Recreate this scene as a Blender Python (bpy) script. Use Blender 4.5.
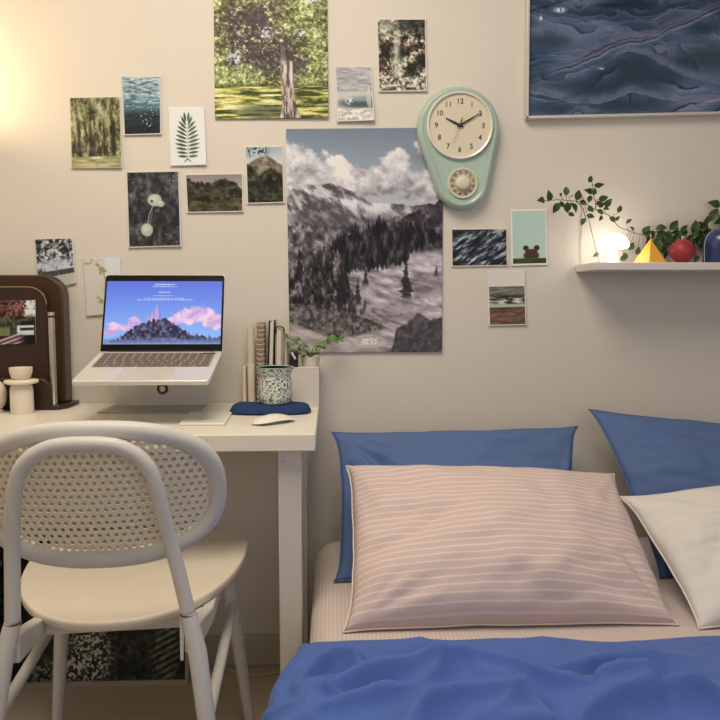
import bpy, math, random
import numpy as np
from mathutils import Vector, Matrix, Euler

for o in list(bpy.data.objects):
    bpy.data.objects.remove(o)
S = bpy.context.scene
C = S.collection
R = math.radians

# ------------------------------------------------------------------ camera
cam_d = bpy.data.cameras.new('camera')
cam = bpy.data.objects.new('camera', cam_d)
C.objects.link(cam)
CAM = Vector((0, -1.99, 1.012))
CE = Euler((R(90 - 4.76), 0, R(-2.2)), 'XYZ')
cam.location = CAM
cam.rotation_euler = CE
cam_d.sensor_width = 36
cam_d.lens = 36
cam_d.clip_start = 0.05
S.camera = cam
CM = CE.to_matrix()

# ------------------------------------------------------------------ view / world
S.view_settings.view_transform = 'Standard'
S.view_settings.look = 'None'
S.view_settings.gamma = 1
S.view_settings.use_curve_mapping = False
S.view_settings.exposure = 0.53
w = bpy.data.worlds.new('room_world')
S.world = w
w.use_nodes = True
w.node_tree.nodes['Background'].inputs[0].default_value = (0.5, 0.55, 0.65, 1)
w.node_tree.nodes['Background'].inputs[1].default_value = 0.05

# ------------------------------------------------------------------ room lights
def area(name, loc, rot, size, power, col, sy=None):
    l = bpy.data.lights.new(name, 'AREA')
    l.energy = power; l.color = col; l.size = size
    if sy: l.shape = 'RECTANGLE'; l.size_y = sy
    o = bpy.data.objects.new(name, l); C.objects.link(o)
    o.location = loc; o.rotation_euler = rot
    return o
def point(name, loc, power, col, rad):
    l = bpy.data.lights.new(name, 'POINT')
    l.energy = power; l.color = col; l.shadow_soft_size = rad
    o = bpy.data.objects.new(name, l); C.objects.link(o); o.location = loc
    return o
area('ceiling_light', (-0.22, -1.10, 2.40), (0, 0, 0), 0.9, 18.5, (1, 0.878, 0.715))
area('window_daylight', (0.9, -3.1, 1.55), (R(90), 0, R(12)), 1.5, 6.5, (0.88, 0.91, 1.0), 1.3)
point('wall_lamp_bulb', (-1.04, -0.135, 1.535), 2.7, (1, 0.72, 0.36), 0.03)
point('left_warm_fill', (-1.1, -0.75, 1.75), 2.4, (1, 0.72, 0.42), 0.08)  # unseen warm fill added at upper left, no lamp body here

# ------------------------------------------------------------------ pixel -> point helpers
def ray(u, v):
    return CM @ Vector(((u - 360) / 720, -(v - 360) / 720, -1))
def PY(u, v, y):
    d = ray(u, v); t = (y - CAM.y) / d.y
    return CAM + d * t
def PZ(u, v, z):
    d = ray(u, v); t = (z - CAM.z) / d.z
    return CAM + d * t

# ------------------------------------------------------------------ object helpers
def tag(o, label=None, cat=None, group=None, kind=None):
    if label: o['label'] = label
    if cat: o['category'] = cat
    if group: o['group'] = group
    if kind: o['kind'] = kind
    return o
def thing(name, loc, label, cat, rz=0, group=None):
    o = bpy.data.objects.new(name, None); C.objects.link(o)
    o.empty_display_size = 0.05
    o.location = loc; o.rotation_euler = (0, 0, rz)
    o['_m'] = 0
    del o['_m']
    return tag(o, label, cat, group)

class MB:
    def __init__(s): s.v = []; s.f = []; s.uv = None
    def add(s, vs, fs):
        b = len(s.v); s.v += [tuple(p) for p in vs]
        s.f += [tuple(i + b for i in f) for f in fs]
        return s
    def box(s, x0, x1, y0, y1, z0, z1, M=None):
        vs = [Vector((x, y, z)) for z in (z0, z1) for y in (y0, y1) for x in (x0, x1)]
        if M: vs = [M @ p for p in vs]
        return s.add(vs, [(0, 2, 3, 1), (4, 5, 7, 6), (0, 1, 5, 4), (2, 6, 7, 3), (0, 4, 6, 2), (1, 3, 7, 5)])
    def tube(s, pts, r, n=12, closed=False, cap=True):
        pts = [Vector(p) for p in pts]; N = len(pts)
        rs = r if isinstance(r, (list, tuple)) else [r] * N
        vs = []; prev = None
        for i, p in enumerate(pts):
            if closed: t = pts[(i + 1) % N] - pts[i - 1]
            else: t = pts[min(i + 1, N - 1)] - pts[max(i - 1, 0)]
            t.normalize()
            if prev is None:
                a = Vector((0, 0, 1)) if abs(t.z) < 0.9 else Vector((0, 1, 0))
                nx = t.cross(a).normalized()
            else:
                nx = (prev - t * prev.dot(t)).normalized()
            prev = nx; ny = t.cross(nx)
            for k in range(n):
                a = 2 * math.pi * k / n
                vs.append(p + (nx * math.cos(a) + ny * math.sin(a)) * rs[i])
        fs = []
        for i in range(N if closed else N - 1):
            j = (i + 1) % N
            for k in range(n):
                l = (k + 1) % n
                fs.append((i * n + k, i * n + l, j * n + l, j * n + k))
        if cap and not closed:
            fs.append(tuple(range(n))[::-1]); fs.append(tuple((N - 1) * n + k for k in range(n)))
        return s.add(vs, fs)
    def lathe(s, prof, n=40, M=None):
        vs = []; fs = []
        for (r, z) in prof:
            for k in range(n):
                a = 2 * math.pi * k / n
                vs.append(Vector((r * math.cos(a), r * math.sin(a), z)))
        for i in range(len(prof) - 1):
            for k in range(n):
                l = (k + 1) % n
                fs.append((i * n + k, i * n + l, (i + 1) * n + l, (i + 1) * n + k))
        fs.append(tuple(range(n))[::-1]); fs.append(tuple((len(prof) - 1) * n + k for k in range(n)))
        if M: vs = [M @ p for p in vs]
        return s.add(vs, fs)
    def prism(s, outline, y0, y1, M=None):      # outline in x,z ; extruded along y
        n = len(outline)
        vs = [Vector((x, y0, z)) for x, z in outline] + [Vector((x, y1, z)) for x, z in outline]
        if M: vs = [M @ p for p in vs]
        fs = [tuple(range(n)), tuple(range(2 * n - 1, n - 1, -1))]
        for i in range(n):
            j = (i + 1) % n
            fs.append((i, i + n, j + n, j))
        return s.add(vs, fs)
    def build(s, name, mat, parent=None, smooth=35, bevel=0, seg=2, sub=0, loc=None, solid=0):
        m = bpy.data.meshes.new(name); m.from_pydata([tuple(p) for p in s.v], [], s.f)
        m.validate(); m.update()
        import bmesh
        bm = bmesh.new(); bm.from_mesh(m); bmesh.ops.recalc_face_normals(bm, faces=bm.faces); bm.to_mesh(m); bm.free()
        o = bpy.data.objects.new(name, m); C.objects.link(o)
        m.materials.append(mat)
        if smooth:
            m.polygons.foreach_set('use_smooth', [True] * len(m.polygons))
            m.set_sharp_from_angle(angle=R(smooth))
        if solid:
            md = o.modifiers.new('solid', 'SOLIDIFY'); md.thickness = solid; md.offset = 0
        if bevel:
            md = o.modifiers.new('bevel', 'BEVEL'); md.width = bevel; md.segments = seg; md.limit_method = 'ANGLE'; md.angle_limit = R(40)
        if sub:
            md = o.modifiers.new('sub', 'SUBSURF'); md.levels = sub; md.render_levels = sub
        if parent: o.parent = parent
        if loc: o.location = loc
        return o

def bez(pts, n=8, closed=False):
    """catmull-rom through points"""
    pts = [Vector(p) for p in pts]; out = []; N = len(pts)
    rng = range(N) if closed else range(N - 1)
    for i in rng:
        if closed: p0, p1, p2, p3 = pts[i - 1], pts[i], pts[(i + 1) % N], pts[(i + 2) % N]
        else: p0, p1, p2, p3 = pts[max(i - 1, 0)], pts[i], pts[i + 1], pts[min(i + 2, N - 1)]
        for k in range(n):
            t = k / n
            out.append(0.5 * ((2 * p1) + (p2 - p0) * t + (2 * p0 - 5 * p1 + 4 * p2 - p3) * t * t + (3 * p1 - p0 - 3 * p2 + p3) * t ** 3))
    if not closed: out.append(pts[-1])
    return out
def rrect(x0, x1, z0, z1, r, n=6, corners=(1, 1, 1, 1)):   # BL BR TR TL
    o = []
    for (cx, cz, a0, on, kx, kz) in ((x0 + r, z0 + r, 180, corners[0], x0, z0), (x1 - r, z0 + r, 270, corners[1], x1, z0),
                             (x1 - r, z1 - r, 0, corners[2], x1, z1), (x0 + r, z1 - r, 90, corners[3], x0, z1)):
        if not on: o.append((kx, kz)); continue
        for k in range(n + 1):
            a = R(a0 + 90 * k / n); o.append((cx + r * math.cos(a), cz + r * math.sin(a)))
    return o

# ------------------------------------------------------------------ materials
def s2l(c):
    c = np.asarray(c, dtype=float)
    return np.where(c <= 0.04045, c / 12.92, ((c + 0.055) / 1.055) ** 2.4)
MATS = {}
def mat(name, col, rough=0.5, metal=0, noise=0.0, nscale=20, bump=0.0, bscale=200, spec=None, trans=0, emit=None, estr=0, coat=0, stretch=None, sss=0, ior=1.45):
    if name in MATS: return MATS[name]
    m = bpy.data.materials.new(name); m.use_nodes = True
    nt = m.node_tree; b = nt.nodes['Principled BSDF']
    b.inputs['Base Color'].default_value = (*col, 1)
    b.inputs['Roughness'].default_value = rough
    b.inputs['Metallic'].default_value = metal
    b.inputs['IOR'].default_value = ior
    if spec is not None: b.inputs['Specular IOR Level'].default_value = spec
    if trans: b.inputs['Transmission Weight'].default_value = trans
    if coat: b.inputs['Coat Weight'].default_value = coat
    if sss:
        b.inputs['Subsurface Weight'].default_value = sss; b.inputs['Subsurface Scale'].default_value = 0.01
    if emit:
        b.inputs['Emission Color'].default_value = (*emit, 1); b.inputs['Emission Strength'].default_value = estr
    tc = nt.nodes.new('ShaderNodeTexCoord')
    vec = tc.outputs['Object']
    if stretch:
        mp = nt.nodes.new('ShaderNodeMapping'); mp.inputs['Scale'].default_value = stretch
        nt.links.new(vec, mp.inputs[0]); vec = mp.outputs[0]
    n = nt.nodes.new('ShaderNodeTexNoise'); n.inputs['Scale'].default_value = nscale; n.inputs['Detail'].default_value = 4
    nt.links.new(vec, n.inputs['Vector'])
    mx = nt.nodes.new('ShaderNodeMix'); mx.data_type = 'RGBA'
    k = 1 - (noise if noise else 0.03)
    mx.inputs['A'].default_value = (*[c * k for c in col], 1)
    mx.inputs['B'].default_value = (*[min(1, c * (2 - k)) for c in col], 1)
    nt.links.new(n.outputs[0], mx.inputs['Factor'])
    nt.links.new(mx.outputs['Result'], b.inputs['Base Color'])
    if bump:
        n2 = nt.nodes.new('ShaderNodeTexNoise'); n2.inputs['Scale'].default_value = bscale; n2.inputs['Detail'].default_value = 3
        nt.links.new(vec, n2.inputs['Vector'])
        bp = nt.nodes.new('ShaderNodeBump'); bp.inputs['Strength'].default_value = bump; bp.inputs['Distance'].default_value = 0.002
        nt.links.new(n2.outputs[0], bp.inputs['Height']); nt.links.new(bp.outputs[0], b.inputs['Normal'])
    MATS[name] = m
    return m

def attr_mat(name, rough=0.5, emit=0.0, spec=0.18, coat=0.0):
    m = bpy.data.materials.new(name); m.use_nodes = True
    nt = m.node_tree; b = nt.nodes['Principled BSDF']
    a = nt.nodes.new('ShaderNodeAttribute'); a.attribute_name = 'ink'
    b.inputs['Roughness'].default_value = rough
    b.inputs['Specular IOR Level'].default_value = spec
    b.inputs['Coat Weight'].default_value = coat
    if emit:
        b.inputs['Base Color'].default_value = (0.01, 0.01, 0.01, 1)
        nt.links.new(a.outputs['Color'], b.inputs['Emission Color']); b.inputs['Emission Strength'].default_value = emit
    else:
        nt.links.new(a.outputs['Color'], b.inputs['Base Color'])
    return m

def stripes_mat(name, base, line, axis, count, width, rough=0.85, uv=True, bump=0.3):
    m = bpy.data.materials.new(name); m.use_nodes = True
    nt = m.node_tree; b = nt.nodes['Principled BSDF']; L = nt.links
    tc = nt.nodes.new('ShaderNodeTexCoord'); sp = nt.nodes.new('ShaderNodeSeparateXYZ')
    L.new(tc.outputs['UV' if uv else 'Object'], sp.inputs[0])
    def mth(op, a, bb=None):
        n = nt.nodes.new('ShaderNodeMath'); n.operation = op
        if hasattr(a, 'node'): L.new(a, n.inputs[0])
        else: n.inputs[0].default_value = a
        if bb is not None:
            if hasattr(bb, 'node'): L.new(bb, n.inputs[1])
            else: n.inputs[1].default_value = bb
        return n.outputs[0]
    f = mth('FRACT', mth('MULTIPLY', sp.outputs[axis], count))
    d = mth('ABSOLUTE', mth('SUBTRACT', f, 0.5))
    k = nt.nodes.new('ShaderNodeMapRange'); k.interpolation_type = 'SMOOTHSTEP'
    k.inputs['From Min'].default_value = width * 0.5; k.inputs['From Max'].default_value = width * 0.5 + 0.14
    k.inputs['To Min'].default_value = 1; k.inputs['To Max'].default_value = 0
    L.new(d, k.inputs['Value'])
    mx = nt.nodes.new('ShaderNodeMix'); mx.data_type = 'RGBA'
    mx.inputs['A'].default_value = (*base, 1); mx.inputs['B'].default_value = (*line, 1)
    L.new(k.outputs[0], mx.inputs['Factor']); L.new(mx.outputs['Result'], b.inputs['Base Color'])
    b.inputs['Roughness'].default_value = rough; b.inputs['Specular IOR Level'].default_value = 0.15
    n2 = nt.nodes.new('ShaderNodeTexNoise'); n2.inputs['Scale'].default_value = 45; n2.inputs['Detail'].default_value = 5
    L.new(tc.outputs['Object'], n2.inputs['Vector'])
    bp = nt.nodes.new('ShaderNodeBump'); bp.inputs['Strength'].default_value = bump; bp.inputs['Distance'].default_value = 0.004
    L.new(n2.outputs[0], bp.inputs['Height']); L.new(bp.outputs[0], b.inputs['Normal'])
    return m

WALL_ALB = (0.70, 0.665, 0.61)
m_wall = mat('wall_paint', WALL_ALB, 0.75, noise=0.02, nscale=3, bump=0.25, bscale=160, spec=0.2)
m_ceil = mat('ceiling_paint', (0.8, 0.78, 0.74), 0.9)
m_floor = mat('floor_vinyl', (0.56, 0.48, 0.37), 0.45, noise=0.12, nscale=6, bump=0.1, bscale=60, stretch=(1, 8, 1))
m_base = mat('baseboard_paint', (0.52, 0.48, 0.42), 0.5)
m_white = mat('white_lacquer', (0.80, 0.77, 0.70), 0.35)
m_desk = mat('desk_laminate', (0.78, 0.74, 0.66), 0.4, noise=0.03, nscale=40)
m_leg = mat('white_powder_coat', (0.62, 0.60, 0.57), 0.45)
m_alu = mat('aluminium', (0.80, 0.78, 0.74), 0.38, metal=0.45)
m_steel = mat('brushed_steel', (0.55, 0.56, 0.60), 0.32, metal=0.75)
m_chrome = mat('chrome', (0.72, 0.70, 0.66), 0.18, metal=1)
m_black = mat('black_plastic', (0.015, 0.014, 0.013), 0.4)
m_brown = mat('dark_walnut', (0.050, 0.024, 0.012), 0.35, noise=0.35, nscale=8, stretch=(12, 12, 1), coat=0.1)
m_brown2 = mat('dark_brown_panel', (0.040, 0.020, 0.014), 0.4, noise=0.15, nscale=30)
m_brownm = mat('dark_bronze_trim', (0.18, 0.12, 0.09), 0.3, metal=0.7)
m_cream = mat('matt_cream_ceramic', (0.80, 0.73, 0.62), 0.6, bump=0.1, bscale=300)
m_chair = mat('chair_white_paint', (0.60, 0.59, 0.575), 0.42, bump=0.08, bscale=120)
m_seat = mat('chair_seat_paint', (0.72, 0.65, 0.55), 0.4, noise=0.04, nscale=6)
m_cane = mat('woven_cane', (0.84, 0.77, 0.62), 0.6, noise=0.08, nscale=300, bump=0.6, bscale=500)
m_blue = mat('navy_blue_cotton', (0.105, 0.170, 0.36), 0.85, noise=0.06, nscale=60, bump=0.35, bscale=60, spec=0.15)
m_duvet = mat('cobalt_blue_cotton', (0.080, 0.150, 0.45), 0.7, noise=0.05, nscale=50, bump=0.4, bscale=30, spec=0.2)
m_duvet.node_tree.nodes['Principled BSDF'].inputs['Sheen Weight'].default_value = 0.18
m_duvet.node_tree.nodes['Principled BSDF'].inputs['Sheen Tint'].default_value = (0.6, 0.7, 1, 1)
m_sheet = stripes_mat('pink_striped_sheet', (0.60, 0.515, 0.49), (0.67, 0.59, 0.56), 0, 120, 0.25, uv=False, bump=0.12)
m_pink = stripes_mat('pink_striped_pillowcase', (0.63, 0.505, 0.49), (0.75, 0.655, 0.63), 1, 27, 0.08)
m_ivory = stripes_mat('ivory_ribbed_pillowcase', (0.69, 0.675, 0.65), (0.76, 0.745, 0.72), 1, 60, 0.3)
m_pipew = mat('pale_piping', (0.78, 0.72, 0.66), 0.8)
m_paper = mat('cream_paper', (0.74, 0.69, 0.60), 0.7)
m_green = mat('ivy_green', (0.036, 0.078, 0.024), 0.45, noise=0.5, nscale=40, spec=0.4)
m_green2 = mat('plant_green', (0.10, 0.22, 0.04), 0.45, noise=0.4, nscale=60)
m_stem = mat('ivy_stem', (0.10, 0.12, 0.05), 0.6)
m_mint = mat('mint_enamel', (0.38, 0.51, 0.45), 0.25, coat=0.4)
m_dial = mat('cream_dial', (0.70, 0.64, 0.50), 0.5)
m_ring = mat('silver_bezel', (0.86, 0.86, 0.83), 0.25, metal=0.3)
m_ink = mat('black_ink', (0.02, 0.018, 0.015), 0.5)
m_greyink = mat('grey_ink', (0.30, 0.27, 0.20), 0.5)

# ------------------------------------------------------------------ painting toolkit (printed pictures)
_T = np.random.RandomState(7).rand(8, 256, 256)
def vn(x, y, seed=0):
    x = x + seed * 17.31; y = y + seed * 9.77
    xi = np.floor(x).astype(int); yi = np.floor(y).astype(int)
    fx = x - xi; fy = y - yi
    fx = fx * fx * (3 - 2 * fx); fy = fy * fy * (3 - 2 * fy)
    T = _T[seed % 8]
    a = T[yi & 255, xi & 255]; b = T[yi & 255, (xi + 1) & 255]
    c = T[(yi + 1) & 255, xi & 255]; d = T[(yi + 1) & 255, (xi + 1) & 255]
    return (a * (1 - fx) + b * fx) * (1 - fy) + (c * (1 - fx) + d * fx) * fy
def fbm(x, y, seed=0, o=4, g=0.55):
    s = 0; a = 1; t = 0
    for i in range(o):
        s = s + a * vn(x, y, seed + i); t += a; a *= g; x = x * 2.03; y = y * 2.03
    return np.clip((s / t - 0.5) * 1.7 + 0.5, 0, 1)
def sm(a, b, x):
    t = np.clip((x - a) / (b - a), 0, 1)
    return t * t * (3 - 2 * t)
def mix(a, b, k):
    a = np.asarray(a, float); b = np.asarray(b, float)
    return a * (1 - k[..., None]) + b * k[..., None]
def full(X, c): return np.ones(X.shape + (3,)) * np.asarray(c, float)
def blob(X, Y, cx, cy, rx, ry, soft=0.3):
    d = np.sqrt(((X - cx) / rx) ** 2 + ((Y - cy) / ry) ** 2)
    return 1 - sm(1 - soft, 1 + soft, d)
def line_h(X, pts):
    return np.interp(X, [p[0] for p in pts], [p[1] for p in pts])
def polyd(X, Y, pts):
    """distance to a polyline"""
    D = np.full(X.shape, 1e9)
    for (x0, y0), (x1, y1) in zip(pts[:-1], pts[1:]):
        dx, dy = x1 - x0, y1 - y0; L = dx * dx + dy * dy + 1e-9
        t = np.clip(((X - x0) * dx + (Y - y0) * dy) / L, 0, 1)
        D = np.minimum(D, np.hypot(X - x0 - t * dx, Y - y0 - t * dy))
    return D
def ramp(t, stops):
    t = np.clip(t, 0, 1); xs = [s[0] for s in stops]
    return np.stack([np.interp(t, xs, [s[1][i] for s in stops]) for i in range(3)], -1)

def picture(name, px, paint, y=-0.004, res=1.7, wallc=(205, 190, 168), thick=0.0025, border=0, paperc=(214, 199, 174),
            rough=0.5, curl=0.0, parent=None, emit=0, world=None, coat=0.0, rect=None):
    """px: four pixel corners TL TR BR BL on plane y (or world corners); paint(X,Y)->rgb 0..255 in the picture's own frame"""
    cs = world or [PY(a, b, y) for a, b in px]
    x0 = min(px[0][0], px[3][0]); x1 = max(px[1][0], px[2][0]); y0 = min(px[0][1], px[1][1]); y1 = max(px[2][1], px[3][1])
    if rect: x0, y0, x1, y1 = rect
    W = max(8, int((x1 - x0) * res)); H = max(8, int((y1 - y0) * res))
    s = np.linspace(0, 1, W + 1); t = np.linspace(0, 1, H + 1)
    Sg, Tg = np.meshgrid(s, t)
    X = x0 + Sg * (x1 - x0); Y = y0 + Tg * (y1 - y0)
    img = paint(X, Y)
    if border:
        bl, bt, br, bb = border if isinstance(border, tuple) else (border,) * 4
        k = ((X - x0 < bl) | (x1 - X < br) | (Y - y0 < bt) | (y1 - Y < bb)).astype(float)
        img = mix(img, paperc, k)
    lin = s2l(np.clip(img, 0, 255) / 255)
    if not emit:
        L = s2l(np.array(wallc) / 255.) / np.array(WALL_ALB)
        lin = np.clip(lin / L, 0.004, 0.86)
    c = [np.array(v) for v in cs]
    P = (c[0] * ((1 - Sg) * (1 - Tg))[..., None] + c[1] * (Sg * (1 - Tg))[..., None]
         + c[2] * (Sg * Tg)[..., None] + c[3] * ((1 - Sg) * Tg)[..., None])
    nrm = np.cross(c[1] - c[0], c[3] - c[0]); nrm /= np.linalg.norm(nrm)
    if nrm[1] > 0: nrm = -nrm
    lift = curl * (Tg ** 3 * (0.4 + 0.6 * Sg ** 2) + 0.3 * (1 - Tg) ** 4 * (1 - Sg) ** 2)
    P = P + nrm * lift[..., None]
    n1 = (W + 1) * (H + 1)
    idx = np.arange(n1).reshape(H + 1, W + 1)
    q = np.stack([idx[:-1, :-1], idx[1:, :-1], idx[1:, 1:], idx[:-1, 1:]], -1).reshape(-1, 4)
    loop = np.concatenate([idx[0, :], idx[1:, -1], idx[-1, -2::-1], idx[-2:0:-1, 0]])
    back = (P.reshape(-1, 3)[loop] - nrm * thick)
    nb = len(loop); bi = n1 + np.arange(nb)
    side = np.stack([loop, np.roll(loop, -1), np.roll(bi, -1), bi], -1)
    verts = np.concatenate([P.reshape(-1, 3), back])
    quads = np.concatenate([q, side])
    col = np.ones((len(verts), 4)); col[:n1, :3] = lin.reshape(-1, 3); col[n1:, :3] = 0.6 if not emit else 0.0
    me = bpy.data.meshes.new(name)
    nq = len(quads)
    me.vertices.add(len(verts)); me.vertices.foreach_set('co', verts.ravel())
    me.loops.add(nq * 4 + nb); me.loops.foreach_set('vertex_index', np.concatenate([quads.ravel(), bi[::-1]]).astype(np.int32))
    me.polygons.add(nq + 1)
    me.polygons.foreach_set('loop_start', np.concatenate([np.arange(nq) * 4, [nq * 4]]).astype(np.int32))
    me.update(calc_edges=True); me.validate()
    a = me.color_attributes.new('ink', 'FLOAT_COLOR', 'POINT'); a.data.foreach_set('color', col.ravel())
    me.materials.append(attr_mat(name + '_ink', rough, emit, coat=coat))
    o = bpy.data.objects.new(name, me); C.objects.link(o)
    if parent: o.parent = parent
    return o
def rectpx(x0, y0, x1, y1, dx=0, dy=0):
    """rectangle with small skew"""
    return [(x0, y0), (x1, y0 + dy), (x1 + dx, y1 + dy), (x0 + dx, y1)]

# ---- paints (pixel frame of the photograph is only used as each print's own picture coordinates)
def p_tree(X, Y):
    f = fbm(X / 11, Y / 9, 1, 4, 0.65); g = fbm(X / 3.0, Y / 2.6, 3, 3, 0.75); h = vn(X / 1.3, Y / 1.2, 6)
    tone = f * .38 + g * .5 + (h - .5) * .28 + .06
    img = ramp(tone, [(0.2, (52, 50, 32)), (0.4, (98, 96, 54)), (0.56, (146, 144, 80)), (0.7, (198, 194, 120)), (0.85, (236, 232, 180))])
    dark = np.clip(blob(X, Y, 254, 44, 30, 26, 0.6) + .9 * blob(X, Y, 240, 18, 20, 16, 0.7) + .8 * blob(X, Y, 275, 60, 22, 16, .6) + 0.75 * blob(X, Y, 298, 66, 12, 14, .6) + .6 * blob(X, Y, 270, 8, 14, 12, .6) + .6 * blob(X, Y, 292, 34, 8, 8, .6), 0, 1)
    dk = ramp(g * .6 + h * .4, [(.2, (58, 48, 42)), (.55, (86, 72, 62)), (.9, (120, 106, 92))])
    img = mix(img, dk, dark * sm(.92, .55, tone + .1 * (1 - dark)))
    for cx, cy, rx, ry in ((233, 59, 6, 6), (239, 75, 5, 4), (265, 30, 5, 3), (268, 36, 5, 3), (302, 32, 3, 4), (300, 38, 2, 4), (313, 1, 6, 3), (237, 53, 2, 3)):
        img = mix(img, (222, 216, 212), blob(X, Y, cx, cy, rx, ry, 0.8) * sm(0.28, 0.6, g * .6 + h * .4))
    bush = blob(X, Y, 247, 75, 14, 10, 0.6) + blob(X, Y, 224, 76, 12, 9, 0.6) + .6 * blob(X, Y, 312, 76, 14, 10, .6)
    img = mix(img, ramp(g * .6 + h * .4, [(.2, (90, 96, 54)), (.5, (162, 164, 98)), (.8, (228, 224, 160))]), np.clip(bush, 0, 1) * .8)
    img = mix(img, (60, 56, 36), sm(82, 86, Y) * sm(.3, .6, g) * .6)
    s_ = fbm(X / 20, Y / 2.2, 2, 4, 0.65); bias = .12 * sm(282, 230, X) - .05 * sm(290, 300, X)
    gcol = ramp(s_ + bias, [(0.3, (58, 64, 34)), (0.45, (104, 108, 52)), (0.58, (178, 168, 84)), (0.75, (222, 204, 112)), (.9, (240, 230, 170))])
    img = mix(img, gcol, sm(86, 87.5, Y))
    sh = blob(X, Y, 262, 112, 26, 7, .4)
    img = mix(img, ramp(s_, [(.3, (62, 68, 42)), (.8, (98, 98, 62))]), sh * sm(86, 88, Y) * .85)
    tl = np.interp(Y, [40, 62, 100, 112, 120], [280.5, 279.5, 281, 280, 278]); tr = np.interp(Y, [40, 61, 62, 80, 100, 112, 120], [284, 285, 292, 292.5, 294, 297, 301])
    tk = sm(tl - 0.6, tl + 0.6, X) * sm(tr + 0.6, tr - 0.6, X) * sm(42, 50, Y)
    bark = fbm(X / 1.3, Y / 7, 4, 3)
    tc = ramp(bark, [(0.2, (86, 72, 58)), (0.5, (148, 124, 104)), (0.85, (206, 184, 160))])
    tc = mix(tc, (236, 214, 192), np.clip(blob(X, Y, 290.5, 74, 1.5, 14, 0.4) + .8 * blob(X, Y, 284, 72, 1.4, 12, .5), 0, 1) * .85)
    tc = mix(tc, (70, 58, 46), np.clip(blob(X, Y, 287.2, 70, 1.0, 16, .5) + sm(98, 112, Y) * sm(0.7, 0.3, bark), 0, 1) * .75)
    tc = mix(tc, (96, 84, 78), sm(62, 52, Y) * .8)
    img = mix(img, tc, tk)
    return img
def p_poster(X, Y):
    u = (X - 286) / 156; v = (Y - 128) / 224
    img = ramp(v / 0.33, [(0, (112, 120, 128)), (0.5, (140, 148, 152)), (1, (176, 172, 168))])
    w = fbm(u * 5, v * 9, 1, 5, 0.6); w2 = fbm(u * 14, v * 20, 3, 4, .6)
    cl = np.zeros_like(u)
    for cx, cy, rx, ry in ((0.05, .13, .17, .07), (.13, .2, .2, .06), (.3, .2, .25, .06), (.45, .2, .14, .06), (.62, .19, .16, .08), (.7, .14, .07, .055), (.78, .24, .18, .06), (.5, .26, .35, .05), (.86, .3, .2, .03), (.88, .06, .1, .05)):
        cl = np.maximum(cl, blob(u, v, cx, cy, rx, ry, 0.75))
    cl = sm(0.36, 0.62, cl * 0.9 + (w - 0.5) * 1.0)
    cc = ramp(w2 * 0.55 + (w - .5) * .7 + (0.24 - v) * 1.3 + .2, [(0.1, (126, 118, 118)), (0.4, (178, 168, 164)), (0.75, (230, 220, 212))])
    img = mix(img, cc, cl * 0.92)
    img = mix(img, (122, 112, 112), blob(u, v, .9, .1, .12, .07, .8) * w * .9)
    # far ridge
    rr = line_h(u, [(0, .245), (.12, .24), (.2, .25), (.28, .235), (.36, .26), (.44, .285), (.5, .315), (.58, .335), (.66, .33), (.8, .34), (1, .33)]) + (fbm(u * 14, u * 0, 2, 4) - .5) * .012
    k = sm(rr - .003, rr + .003, v)
    st = fbm(u * 7 + v * 8, (v * 1.6 - u) * 13, 4, 4, .6)
    rock = ramp(st, [(.25, (80, 72, 72)), (.42, (130, 120, 118)), (.58, (182, 172, 168)), (.8, (214, 204, 198))])
    rock = mix(rock, (84, 78, 78), sm(.33, .4, v + (w - .5) * .06) * .45)
    img = mix(img, rock, k)
    mid = sm(.395, .42, v + (w - .5) * .07 - .06 * u)
    mc = ramp(fbm(u * 26, v * 30, 5, 4, .7) * .7 + st * .3, [(.25, (54, 48, 50)), (.5, (92, 84, 84)), (.72, (150, 138, 134)), (.9, (188, 174, 168))])
    img = mix(img, mc, mid)
    # slabs right
    sl = sm(.55, .62, v + .12 * (u - .6) + (w - .5) * .05) * sm(.3, .5, u + .25 * (v - .6) + (w2 - .5) * .2)
    ss = fbm((u + v * .4) * 9, v * 42 - u * 8, 6, 4, .6)
    sc = ramp(ss, [(.15, (110, 98, 98)), (.4, (152, 138, 136)), (.7, (182, 168, 164)), (.9, (206, 194, 188))])
    img = mix(img, sc, sl)
    # right dark hill
    rh = line_h(u, [(.55, .43), (.7, .4), (.8, .375), (.9, .345), (1, .31)]) + (fbm(u * 60, u * 0, 3, 3) - .5) * .03
    hc = ramp(fbm(u * 22, v * 30, 2, 4, .7), [(.2, (42, 36, 40)), (.55, (72, 62, 66)), (.85, (124, 112, 112))])
    img = mix(img, hc, sm(rh - .004, rh + .004, v) * sm(.52, .62, u) * sm(.56, .52, v))
    # forest band: vertical spiky conifers
    sp = fbm(u * 55, v * 6, 1, 3, .7)
    top = line_h(u, [(0, .62), (.22, .56), (.3, .49), (.4, .445), (.6, .42), (.8, .42), (.9, .43), (1, .47)]) + (sp - .5) * .08
    bot = line_h(u, [(0, .7), (.3, .64), (.42, .62), (.55, .615), (.75, .6), (.8, .55), (1, .5)]) + (sp - .5) * .05
    fc = ramp(fbm(u * 45, v * 24, 6, 3), [(.2, (22, 20, 23)), (.6, (42, 39, 40)), (.9, (78, 72, 70))])
    img = mix(img, fc, sm(top - .006, top + .008, v) * sm(bot + .008, bot - .006, v))
    # left forest
    top = line_h(u, [(0, .64), (.1, .55), (.2, .6), (.3, .55), (.36, .6), (.42, .7), (.47, .8)]) + (sp - .5) * .1
    lf = sm(top - .01, top + .01, v) * sm(.83, .8, v + .1 * (.3 - u)) * sm(.52, .42, u + (sp - .5) * .12)
    lc = ramp(fbm(u * 40, v * 30, 3, 4, .65), [(.2, (30, 27, 29)), (.5, (58, 53, 52)), (.75, (104, 94, 90)), (.95, (150, 140, 134))])
    img = mix(img, lc, lf)
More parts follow.
